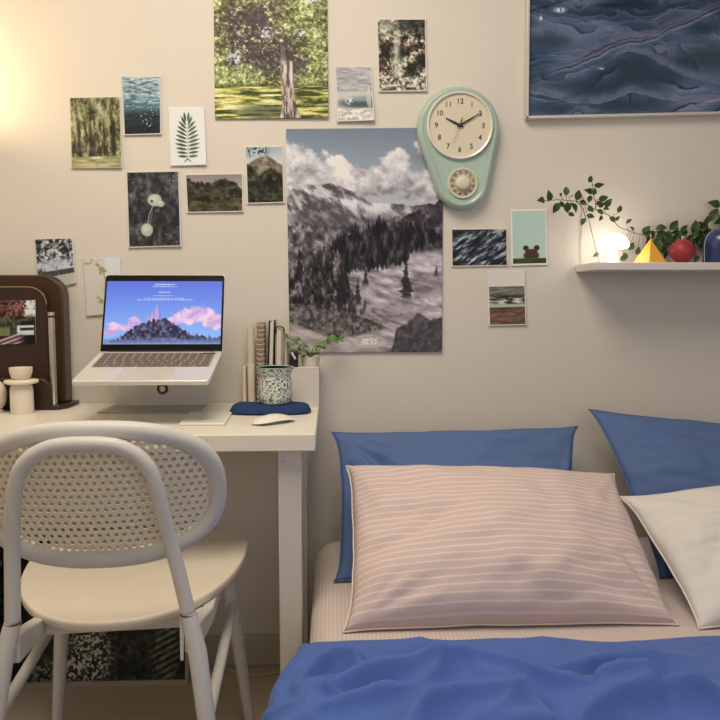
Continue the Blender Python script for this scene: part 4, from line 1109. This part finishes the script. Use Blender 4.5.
rel(mb.build('base', mat('dark_base', (.030, .020, .012), .3), og, bevel=.003), og)
tag(P('photo_print', [(-26, 301), (35, 300), (35.5, 343), (-26, 346)], p_street, y=-.1035, wallc=(215, 190, 155), res=2.2, rough=.35, rect=(-26, 300, 36, 344)),
    'colour street photo with a parked car and red trees, held against the dark stand', 'photo print')

# candle holders
ch = PZ(22.5, 413, ZD)
co = thing('candle_holder', (ch.x, ch.y, ZD), 'cream ceramic candle holder with a saucer collar and bowl top', 'candle holder')
D_ = (ch - CAM).length; k_ = D_ / 720 * .93
zc_ = lambda v: (412 - v) * k_ * 1.0
MB().lathe([(10.2 * k_, 0), (10.6 * k_, .003), (10.6 * k_, zc_(390)), (9.8 * k_, zc_(386)), (7.5 * k_, zc_(383.5)), (5 * k_, zc_(382))], 40).build('body', m_cream, co, smooth=60)
MB().lathe([(12 * k_, zc_(383.6)), (15.2 * k_, zc_(382.5)), (15.8 * k_, zc_(381)), (15.0 * k_, zc_(379.6)), (8 * k_, zc_(379))], 40).build('saucer', m_cream, co, smooth=60)
MB().lathe([(6 * k_, zc_(379.8)), (8.5 * k_, zc_(377.5)), (10.3 * k_, zc_(372)), (10.6 * k_, zc_(367.5)), (9.3 * k_, zc_(367.5)), (8 * k_, zc_(373)), (1 * k_, zc_(375))], 40).build('bowl', m_cream, co, smooth=50)
eg = PZ(-6, 412, ZD)
ev = thing('round_vase', (eg.x, eg.y, ZD), 'cream egg-shaped vase cut off by the left picture edge', 'vase')
MB().lathe([(8 * k_, 0), (9.5 * k_, .002)] + [(12.2 * k_ * math.sin(R(a)) ** .8, .034 - .040 * math.cos(R(a)) + .008) for a in range(30, 165, 12)] + [(4 * k_, .082), (3 * k_, .078)], 40).build('body', m_cream, ev, smooth=60)

# wall lamp at the far left (just outside the view): bowl-shaped uplight
wl = thing('wall_lamp', (-1.04, 0, 1.485), 'round bowl-shaped wall lamp lighting the left end of the wall', 'lamp')
MB().lathe([(.010, -.05), (.05, -.035), (.075, 0), (.082, .018), (.078, .018), (.070, .002), (.046, -.030), (.004, -.044)], 36, Matrix.Translation((0, -.135, 0))).build('shade', mat('opaque_shade', (.75, .68, .55), .5), wl, smooth=60)
MB().tube([(0, 0, -.02), (0, -.09, -.035)], .008, 10).build('arm', m_chrome, wl)

# ================================================================== UNDER THE DESK
fp = thing('framed_print', (-.66, -.08, FL), 'framed dark botanical picture standing on the floor under the desk', 'picture')
fx0, fx1 = PY(-60, 684, -.095).x, PY(189, 684, -.095).x
fzt = .38
yb, ytp = -.098, -.04
def ly(z): return yb + (ytp - yb) * (z - FL) / (fzt - FL)
rows_ = []
wc = [Vector((fx0 + .008, ly(fzt - .01) - .001, fzt - .01)), Vector((fx1 - .008, ly(fzt - .01) - .001, fzt - .01)), Vector((fx1 - .008, ly(FL + .012) - .001, FL + .012)), Vector((fx0 + .008, ly(FL + .012) - .001, FL + .012))]
zv = PY(100, 633, -.08)
pr_ = P('picture_sheet', [(-60, 533), (189, 533), (189, 681), (-60, 681)], p_botanic, world=wc, res=2.2, wallc=(125, 104, 80), rough=.3, thick=.003, rect=(-60, 533, 189, 681))
pr_.parent = fp; rel(pr_, fp)
m_fr2 = mat('pale_frame', (.45, .40, .34), .4, metal=.2)
def fbar(xa, xb, za, zb):
    mb = MB(); vs = []
    for z in (za, zb):
        for dy in (-.006, .010):
            for x in (xa, xb): vs.append((x, ly(z) + dy, z))
    mb.add(vs, [(0, 2, 3, 1), (4, 5, 7, 6), (0, 1, 5, 4), (2, 6, 7, 3), (0, 4, 6, 2), (1, 3, 7, 5)])
    rel(mb.build('frame_bar', m_fr2, fp), fp)
fbar(fx0, fx1, FL, FL + .012); fbar(fx0, fx1, fzt - .01, fzt); fbar(fx0, fx0 + .009, FL + .012, fzt - .01); fbar(fx1 - .009, fx1, FL + .012, fzt - .01)
# black bin
bn = thing('waste_bin', (-.955, -.24, FL), 'black waste bin under the desk at the left picture edge', 'bin')
MB().lathe([(.10, 0), (.105, .003), (.128, .37), (.131, .375), (.124, .375), (.10, .012), (.002, .012)], 40).build('body', m_black, bn, smooth=50)
# cable on the floor
cb = [PZ(u, v, FL + .005) for u, v in ((226, 668), (236, 672), (250, 675), (265, 674), (280, 672), (300, 671), (330, 670))]
cb = [Vector((p.x, min(p.y, -.02), FL + .004)) for p in cb]
tag(MB().tube(bez(cb, 6), .0035, 8).build('power_cable', mat('beige_cable', (.55, .49, .40), .5)), 'thin pale power cable lying on the floor by the baseboard', 'cable')

# ================================================================== CHAIR
chr_ = thing('cane_back_chair', (-.402, -.50, FL), 'white bentwood chair with oval woven cane backrest at the desk', 'chair', rz=R(4.8))
for _k in ():
    pass
CH0 = len(C.objects)
def wl2(x, y, z):   # world -> chair local
    return Matrix.Rotation(-R(4.8), 3, 'Z') @ Vector((x + .402, y + .50, z))
# seat
def seat_pt(a, s=1.0):
    c_, s_ = math.cos(a), math.sin(a)
    x = -.018 + .235 * math.copysign(abs(c_) ** .92, c_)
    y = .14 + (.13 if s_ > 0 else .40) * math.copysign(abs(s_) ** .95, s_)
    return Vector((-.018 + (x + .018) * s, .05 + (y - .05) * s, 0))
mb = MB(); n = 64; prof = [(.2, .4430), (.6, .4450), (.85, .4485), (.955, .451), (.978, .4515), (.990, .4505), (.996, .448), (.998, .444), (.994, .436), (.985, .433), (.9, .431), (.2, .431)]
for s, z in prof:
    for k in range(n):
        p = seat_pt(2 * math.pi * k / n, s); mb.v.append((p.x, p.y, z))
for i in range(len(prof) - 1):
    for k in range(n):
        l = (k + 1) % n; mb.f.append((i * n + k, i * n + l, (i + 1) * n + l, (i + 1) * n + k))
mb.f.append(tuple(range(n))); mb.f.append(tuple((len(prof) - 1) * n + k for k in range(n)))
mb.build('seat', m_seat, chr_, smooth=60)
# oval backrest
OX = -.008; OZ = .6955; AX = .190; AZ = .114
def oval(a, s=1.0, sy=None):
    e = .80
    c_, s_ = math.cos(a), math.sin(a)
    x = AX * s * math.copysign(abs(c_) ** e, c_); z = AZ * s * math.copysign(abs(s_) ** e, s_)
    return Vector((OX + x, oy(x, z), OZ + z))
def oy(x, z):   # oval lies on a leaning, slightly wrapped surface
    return -.335 - z * .27 + 1.1 * x * x
MB().tube([oval(2 * math.pi * k / 72) for k in range(72)], .0155, 14, closed=True).build('backrest_frame', m_chair, chr_, smooth=180)
# woven cane: lattice of small openings
mb = MB(); pit = .0130; rowh = pit * .90
e = .80; nr = int(2 * AZ / rowh) + 2
for j in range(-nr, nr + 1):
    for i in range(-24, 25):
        x = (i + (.5 if j % 2 else 0)) * pit; z = j * rowh
        if (abs(x / (AX - .002))) ** (2 / e) + (abs(z / (AZ - .002))) ** (2 / e) > 1: continue
        hexp = []; cir = []
        for k in range(12):
            a = R(30 * k + 30)
            ka = (a - R(30)) % R(60); rr3 = pit / 2 / math.cos(ka - R(30))
            a2 = a + R(0)
            hexp.append((x + rr3 * math.cos(a2), z + rr3 * math.sin(a2) * 1.04))
            rad = .0038 if k % 2 else .0035
            cir.append((x + rad * math.cos(a2), z + rad * math.sin(a2)))
        vs = [(OX + px_, oy(px_, pz_) - .0004, OZ + pz_) for px_, pz_ in hexp] + [(OX + px_, oy(px_, pz_) - .001, OZ + pz_) for px_, pz_ in cir]
        mb.add(vs, [(k, (k + 1) % 12, (k + 1) % 12 + 12, k + 12) for k in range(12)])
mb.build('cane_mesh', m_cane, chr_, smooth=0, solid=.0010)
# hoop with rear legs
def hoop_side(sg):
    return [wl2(x, y, z) for (x, y, z) in ()]
def ypl(z):   # hoop plane (local y)
    return np.interp(z, [0, .40, .50, .60, .80], [-.44, -.365, -.352, -.350, -.385])
hw_ = [(.50, .137), (.56, .130), (.62, .122), (.68, .1135), (.72, .106), (.75, .096), (.772, .078), (.786, .053), (.791, .028)]
pts = [Vector((-w_, ypl(z), z)) for z, w_ in hw_] + [Vector((0, ypl(.79), .792))] + [Vector((w_, ypl(z), z)) for z, w_ in reversed(hw_)]
for p in pts: p.x -= .012 * (p.z - .5) / .29 * 0 
for p in pts: p.x += -.013 * min(1, (p.z - .5) / .15) - .001
# pull the hoop in front of the oval
for p in pts:
    p.y = min(p.y, oy(p.x, p.z - OZ) - .026) if p.z > .57 else p.y
MB().tube(bez(pts, 6), .0122, 14).build('back_hoop', m_chair, chr_, smooth=180)
for sg in (-1, 1):
    t0 = pts[0] if sg < 0 else pts[-1]
    MB().tube([t0 + Vector((0, 0, .0)), t0 + Vector((sg * .014, -.008, -.06)), Vector((sg * .212, -.44, FL + .004)), Vector((sg * .2125, -.44, FL))], [.0130, .0155, .0120, .0120], 16).build('rear_leg', m_chair, chr_, smooth=60)
    MB().tube([t0 + Vector((0, 0, -.001)), t0 + Vector((0, 0, .0012))], .0134, 16).build('joint_ring', m_brownm, chr_)
    MB().tube([Vector((sg * .160 - .020, .12, .434)), Vector((sg * .185 - .015, .14, .36)), Vector((sg * .228 - .015, .20, FL + .003)), Vector((sg * .2285 - .015, .20, FL))], [.020, .0175, .0125, .0125], 16).build('front_leg', m_chair, chr_, smooth=60)
    # side rail (tapered board) under the seat
    a_ = Vector((t0.x + .003 * sg, t0.y + .004, 0)); b_ = Vector((sg * .162, .11, 0)); s_ = Vector((sg * .011, 0, 0))
    mb = MB()
    c_ = Vector((sg * .150, -.17, 0))
    v_ = []
    for pnt, zb_, zt_ in ((a_, .430, .480), (c_, .402, .432), (b_, .398, .432)):
        for q_ in (-1, 1):
            v_ += [pnt + s_ * q_ + Vector((0, 0, zb_)), pnt + s_ * q_ + Vector((0, 0, zt_))]
    f_ = [(0, 1, 3, 2), (8, 10, 11, 9)]
    for i in (0, 4):
        f_ += [(i, i + 4, i + 5, i + 1), (i + 2, i + 3, i + 7, i + 6), (i + 1, i + 5, i + 7, i + 3), (i, i + 2, i + 6, i + 4)]
    mb.add(v_, f_); mb.build('side_rail', m_chair, chr_, bevel=.004, seg=3)
    MB().tube([Vector((sg * .168, -.385, .34)), Vector((sg * .195 - .015, .15, .30))], [.010, .0115], 12).build('stretcher', m_chair, chr_, smooth=60)
MB().box(-.15, .15, -.19, -.165, .402, .431).build('rear_apron', m_chair, chr_, bevel=.003)
MB().box(-.155, .155, .10, .12, .402, .431).build('front_apron', m_chair, chr_, bevel=.003)
tp_ = pts[-1]
MB().prism([(tp_.x - .016, .415), (tp_.x - .011, .415), (tp_.x - .009, .470), (tp_.x - .016, .490)], tp_.y + .012, tp_.y + .014).build('tag', mat('white_tag', (.8, .8, .78), .5), chr_)

for o in chr_.children: o.location.z = -FL
# ================================================================== BED
ZB = .36
bd = thing('bed', (.76, -.98, FL), 'bed pushed against the wall, mattress in a pink striped sheet', 'bed')
BX0, BX1, BY0, BY1 = -.045, 1.56, -1.95, -.04
mb = MB()
nx_, ny_ = 60, 60
def rb(t, a, b, r, z):   # rounded edge height helper
    return z
ol = []
prof_ = [(0, .14), (-.004, .16), (-.004, .30)] + [(-.004 + .055 * (1 - math.cos(R(q))), .305 + .055 * math.sin(R(q))) for q in range(10, 91, 10)] + [(.3, ZB + .001)]
rings = []
for ins, z in prof_:
    r = max(.07 - ins, .02); x0, x1, y0, y1 = BX0 + ins, BX1 - ins, BY0 + ins, BY1 - ins
    ring = [(x, y, z) for x, y in rrect(x0, x1, y0, y1, r, 8)]
    rings.append(ring)
n = len(rings[0]); mb.v = [p for r in rings for p in r]
for i in range(len(rings) - 1):
    for k in range(n):
        l = (k + 1) % n; mb.f.append((i * n + k, i * n + l, (i + 1) * n + l, (i + 1) * n + k))
mb.f.append(tuple(range(n))[::-1]); mb.f.append(tuple((len(rings) - 1) * n + k for k in range(n)))
rel(mb.build('mattress', m_sheet, bd, smooth=60), bd)
rel(MB().box(BX0 + .02, BX1 - .02, BY0 + .02, BY1 - .02, .06, .14).build('bed_base', mat('base_fabric', (.35, .30, .26), .9), bd, bevel=.005), bd)
for x in (BX0 + .08, BX1 - .12):
    for y in (BY0 + .08, BY1 - .12):
        rel(MB().box(x, x + .04, y, y + .04, FL, .06).build('leg', m_black, bd), bd)

# ---- pillows
def pillow(name, corners, T, m, label, seed, pinch=(.05, .07), piping=None, rep=None, sag=0.0, wr=.004, flat=.5, cat='pillow', nd=None, creases=()):
    TL, TR, BR, BL = [np.array(c) for c in corners]
    N, M_ = 96, 64
    s = np.linspace(-1, 1, N + 1); t = np.linspace(-1, 1, M_ + 1)
    Sg, Tg = np.meshgrid(s, t)
    S2 = Sg * (1 - pinch[0] * (1 - Tg ** 2 * .3 - .7 * np.abs(Tg) ** 7)); T2 = Tg * (1 - pinch[1] * (1 - .3 * Sg ** 2 - .7 * np.abs(Sg) ** 9))
    rs = np.random.RandomState(seed)
    S2 = S2 + .012 * (fbm(Tg * 3 + 5, Sg * 1 + 3, seed, 2) - .5) * np.abs(Sg) ** 3; T2 = T2 + .02 * (fbm(Sg * 3 + 9, Tg, seed + 1, 2) - .5) * np.abs(Tg) ** 3
    a = (S2 + 1) / 2; b = (T2 + 1) / 2       # b: 0 top .. 1 bottom
    Pm = (TL * ((1 - a) * (1 - b))[..., None] + TR * (a * (1 - b))[..., None] + BR * (a * b)[..., None] + BL * ((1 - a) * b)[..., None])
    nrm = np.cross(BL - TL, TR - TL); nrm /= np.linalg.norm(nrm)
    if nrm[1] > 0: nrm = -nrm
    if nd is not None: nrm = np.array(nd) / np.linalg.norm(nd)
    env = np.clip((1 - np.abs(Sg) ** 2.4) * (1 - np.abs(Tg) ** 2.2), 0, 1) ** flat
    h = T * env * (1 + .10 * Tg) * (1 - .08 * (fbm(Sg * 1.5 + 3, Tg * 1.5, seed + 2, 3) - .5) * 4)
    # wrinkles: folds fanning from the corners and soft dents
    wrk = np.zeros_like(h)
    for cx, cy in ((-1, -1), (1, -1), (1, 1), (-1, 1)):
        ang = np.arctan2((Tg - cy) * .7, (Sg - cx)); rr4 = np.hypot(Sg - cx, (Tg - cy) * .7)
        wrk += (vn(ang * 5.5 + seed * 3, rr4 * 1.2 + seed, seed % 8) - .5) * np.exp(-((rr4 - .42) / .3) ** 2) * 2.2
    wrk += (fbm(Sg * 2.4 + Tg * 2 + seed, Tg * 4.5 - Sg, seed + 1, 3) - .5) * 1.2
    for (ps, amp, wdth) in creases:
        wrk += -amp * np.exp(-(polyd(Sg, Tg, ps) / wdth) ** 2)
    edgew = np.clip(env * 1.6, 0, 1)
    F = Pm + nrm * (h + wr * wrk * edgew)[..., None]
    B = Pm - nrm * (h * .55)[..., None]
    F[..., 2] = np.maximum(F[..., 2], ZB + .0035); B[..., 2] = np.maximum(B[..., 2], ZB + .002)
    F[..., 1] = np.minimum(F[..., 1], -.004); B[..., 1] = np.minimum(B[..., 1], -.004)
    n1 = (N + 1) * (M_ + 1); idx = np.arange(n1).reshape(M_ + 1, N + 1)
    idb = idx + n1
    idb[0, :] = idx[0, :]; idb[-1, :] = idx[-1, :]; idb[:, 0] = idx[:, 0]; idb[:, -1] = idx[:, -1]
    q = np.stack([idx[:-1, :-1], idx[1:, :-1], idx[1:, 1:], idx[:-1, 1:]], -1).reshape(-1, 4)
    q2 = np.stack([idb[:-1, :-1], idb[:-1, 1:], idb[1:, 1:], idb[1:, :-1]], -1).reshape(-1, 4)
    root = thing(name, Vector(tuple((BL + BR) / 2)), label, cat)
    me = bpy.data.meshes.new('cover'); V = np.concatenate([F.reshape(-1, 3), B.reshape(-1, 3)])
    me.from_pydata(V.tolist(), [], np.concatenate([q, q2]).tolist())
    uv = np.concatenate([np.stack([(Sg + 1) / 2, (Tg + 1) / 2], -1).reshape(-1, 2)] * 2)
    ul = me.uv_layers.new(name='UVMap'); li = np.zeros(len(me.loops), dtype=np.int32); me.loops.foreach_get('vertex_index', li)
    ul.data.foreach_set('uv', uv[li].ravel())
    me.polygons.foreach_set('use_smooth', [True] * len(me.polygons)); me.materials.append(m)
    o = bpy.data.objects.new('cover', me); C.objects.link(o); o.parent = root; rel(o, root)
    if piping:
        loop = [F[0, i] for i in range(0, N, 2)] + [F[j, N] for j in range(0, M_, 2)] + [F[M_, i] for i in range(N, 0, -2)] + [F[j, 0] for j in range(M_, 0, -2)]
        p = MB().tube([Vector(tuple(c)) for c in loop], .0022, 6, closed=True).build('piping', piping, root, smooth=180); rel(p, root)
    return root
# back-left blue pillow
pillow('blue_pillow', [PY(331, 432, -.10), PY(578.5, 427, -.08), PZ(585, 575, ZB + .004), PZ(334, 582, ZB + .004)], .07, m_blue,
       'blue pillow leaning on the wall behind the pink striped pillow', 3, pinch=(.075, .03), wr=.012, flat=.6, piping=m_blue)
pillow('blue_pillow', [PY(588, 409, -.09), PY(850, 436, -.08), PY(880, 620, -.30), PZ(660, 578, ZB + .004)], .075, m_blue,
       'blue pillow leaning on the wall at the right, behind the ivory pillow', 5, pinch=(.06, .02), wr=.015, flat=.6, piping=m_blue)
pillow('pink_pillow', [PY(345.5, 466, -.30), PY(614, 474, -.29), PZ(679, 625, ZB + .004), PZ(344, 632, ZB + .004)], .100, m_pink,
       'pink pillow with fine pale stripes and piping, lying in front', 1, pinch=(.055, .04), piping=m_pipew, wr=.006, flat=.42,
       creases=((((-.9, .3), (-.6, .15), (-.4, -.1)), .9, .05), (((-.85, -.5), (-.6, -.55), (-.4, -.45)), .8, .05), (((.5, .1), (.8, .4), (1, .8)), .8, .06), (((.2, .9), (.6, .75), (1, .85)), .8, .07)))
pillow('ivory_pillow', [PY(619, 497, -.36), PY(880, 470, -.33), PZ(930, 632, ZB + .004), PZ(699, 629, ZB + .004)], .075, m_ivory,
       'ivory ribbed pillow at the right edge, in front of a blue pillow', 6, pinch=(.06, .05), piping=m_pipew, wr=.008, flat=.5)

# ---- duvet
def duvet():
    NS, NT = 330, 260
    s = np.linspace(0, 2.0, NS + 1)      # across: 0 = left hanging hem
    t = np.linspace(0, 1, NT + 1)        # 0 = top edge near pillows, 1 = foot end
    Sg, Tg = np.meshgrid(s, t)
    YE = -.70
    yy = YE - Tg * 1.02
    hang = .27
    d = Sg - hang
    R_ = .04
    xl = -.020 - .036 * sm(0, .16, Tg) - .025 * sm(.12, .5, Tg)
    # profile: hanging part, round, flat
    x = np.where(d < 0, xl - R_, np.where(d < R_ * 1.5708, xl - R_ + R_ * (1 - np.cos(np.clip(d, 0, R_ * 1.5708) / R_)), xl + (d - R_ * 1.5708)))
    ztop = ZB + .035
    z = np.where(d < 0, ztop - R_ + d, np.where(d < R_ * 1.5708, ztop - R_ + R_ * np.sin(np.clip(d, 0, R_ * 1.5708) / R_), ztop))
    nx = np.where(d < 0, -1, np.where(d < R_ * 1.5708, -np.cos(np.clip(d, 0, R_ * 1.5708) / R_), 0)); nz = np.sqrt(np.clip(1 - nx ** 2, 0, 1))
    X = x; Y = yy
    # fold field
    fl = np.zeros_like(X)
    def fold(px, amp, wd, wn=None):
        nonlocal fl
        pts = bez([PZ(u, v, ZB + .035 + max(amp, 0) * .9) for u, v in px], 6); pl = [(p.x, p.y) for p in pts]
        QX = X + np.where(d < 0, d, 0) * 0.8
        D = polyd(QX, Y, pl)
        yl = np.interp(X, [p[0] for p in pl], [p[1] for p in pl])
        x0_, x1_ = pl[0][0], pl[-1][0]; w_ = (x1_ - x0_) * .28
        tp = np.clip((QX - x0_ + .02) / w_, 0, 1) * np.clip((x1_ + .02 - QX) / w_, 0, 1)
        tp = tp * tp * (3 - 2 * tp)
        k_ = sm(-.012, .012, Y - yl)
        wdl = wd * (.65 * (1 - k_) + 1.35 * k_)
        fl += amp * (.15 + .85 * tp) * (np.exp(-(np.sqrt(D ** 2 + .0025 ** 2) - .0025) / (wdl * .7)) if wn else np.exp(-(D / wdl) ** 2))
    fold([(262, 716), (300, 694), (345, 671), (400, 665), (470, 668), (540, 676), (590, 681), (640, 677), (720, 688), (760, 692)], .052, .034, 1)
    fold([(292, 672), (318, 656), (340, 650), (360, 655)], .030, .022, 1)
    fold([(285, 700), (300, 684), (330, 676), (352, 682)], -.026, .018)
    fold([(350, 655), (400, 657), (470, 658), (560, 668), (640, 668), (720, 676)], -.030, .022)
    fold([(480, 648), (530, 657), (575, 654), (640, 650), (700, 652)], .014, .020, 1)
    fold([(400, 716), (440, 696), (500, 692), (540, 706), (570, 724)], .050, .040, 1)
    fold([(290, 722), (340, 704), (400, 692), (440, 686)], .026, .022, 1)
    fold([(560, 724), (600, 706), (660, 692), (730, 700)], .036, .032, 1)
    fold([(560, 690), (600, 694), (650, 686)], -.018, .018)
    fold([(520, 684), (560, 700), (590, 712)], -.020, .016)
    fold([(330, 715), (380, 706), (430, 704)], -.018, .016)
    fold([(660, 712), (700, 705), (740, 712)], -.028, .022)
    wx = X + .10 * (fbm(X * 5 + 2, Y * 5 + 8, 2, 3) - .5); wy = Y + .08 * (fbm(X * 4, Y * 4 + 3, 5, 3) - .5)
    ridg = 1 - np.abs(2 * fbm(wx * 2.6 + wy * 1.5 + 9, wy * 8 + wx * 1.5 + 4, 4, 2) - 1)
    r3 = 1 - np.abs(2 * vn(wx * 5 + wy * 7 + 2, wy * 16 - wx * 3, 2) - 1)
    r4 = 1 - np.abs(2 * vn(wx * 9 - wy * 5 + 7, wy * 11 + wx * 4, 5) - 1)
    fl += .022 * ridg ** 5 + .009 * r3 ** 4 * sm(.3, .7, fbm(X * 5, Y * 7, 1, 2)) + .005 * r4 ** 4 + .010 * (fbm(X * 7 + 3, Y * 9 + 40, 6, 3) - .5) + .012 * (fbm(X * 3 + 3, Y * 3.5 + 40, 1, 2) - .5)
    fl *= 1 - .85 * np.exp(-(Tg * 1.02 / .06) ** 2)
    # left side drape folds: run roughly downwards
    side = np.clip(-d / .06 + .6, 0, 1)
    dr = .022 * (vn(Y * 11 + 3 + d * 3, Sg * 2 + 9, 3) - .3) * 2 + .012 * np.sin(Y * 34 + d * 14)
    off = fl * (1 - side) + (dr * (.35 + .65 * sm(0, .15, Tg)) - d * (.02 + .30 * sm(0, .3, Tg))) * side
    X = X + nx * off; Z = z + nz * off
    Y = Y + np.minimum(d, 0) * 1.1 * np.exp(-Tg * 5)
    # wavy upper edge, rounded down to the sheet
    edge = np.exp(-(Tg * 1.02 / .022) ** 1.3)
    wav = .010 * (fbm(X * 6 + 5, X * 0, 3, 2) - .5) - .012 + .022 * np.exp(-((X - .50) / .14) ** 2) - .008 * np.exp(-((X - .12) / .1) ** 2)
    Y = Y + (-wav) * np.exp(-Tg * 8)
    Z = Z - (Z - (ZB + .006)) * edge * np.clip(nz, 0, 1)
    Z = np.where(nz > .9, np.maximum(Z, ZB + .006), Z)
    Z = np.maximum(Z, .012)
    n = (NS + 1) * (NT + 1); idx = np.arange(n).reshape(NT + 1, NS + 1)
    q = np.stack([idx[:-1, :-1], idx[1:, :-1], idx[1:, 1:], idx[:-1, 1:]], -1).reshape(-1, 4)
    me = bpy.data.meshes.new('duvet'); me.from_pydata(np.stack([X, Y, Z], -1).reshape(-1, 3).tolist(), [], q.tolist())
    me.polygons.foreach_set('use_smooth', [True] * len(me.polygons)); me.materials.append(m_duvet)
    o = bpy.data.objects.new('duvet', me); C.objects.link(o)
    md = o.modifiers.new('solid', 'SOLIDIFY'); md.thickness = .004; md.offset = -1
    tag(o, 'rumpled cobalt blue duvet spread over the foot of the bed', 'duvet')
duvet()
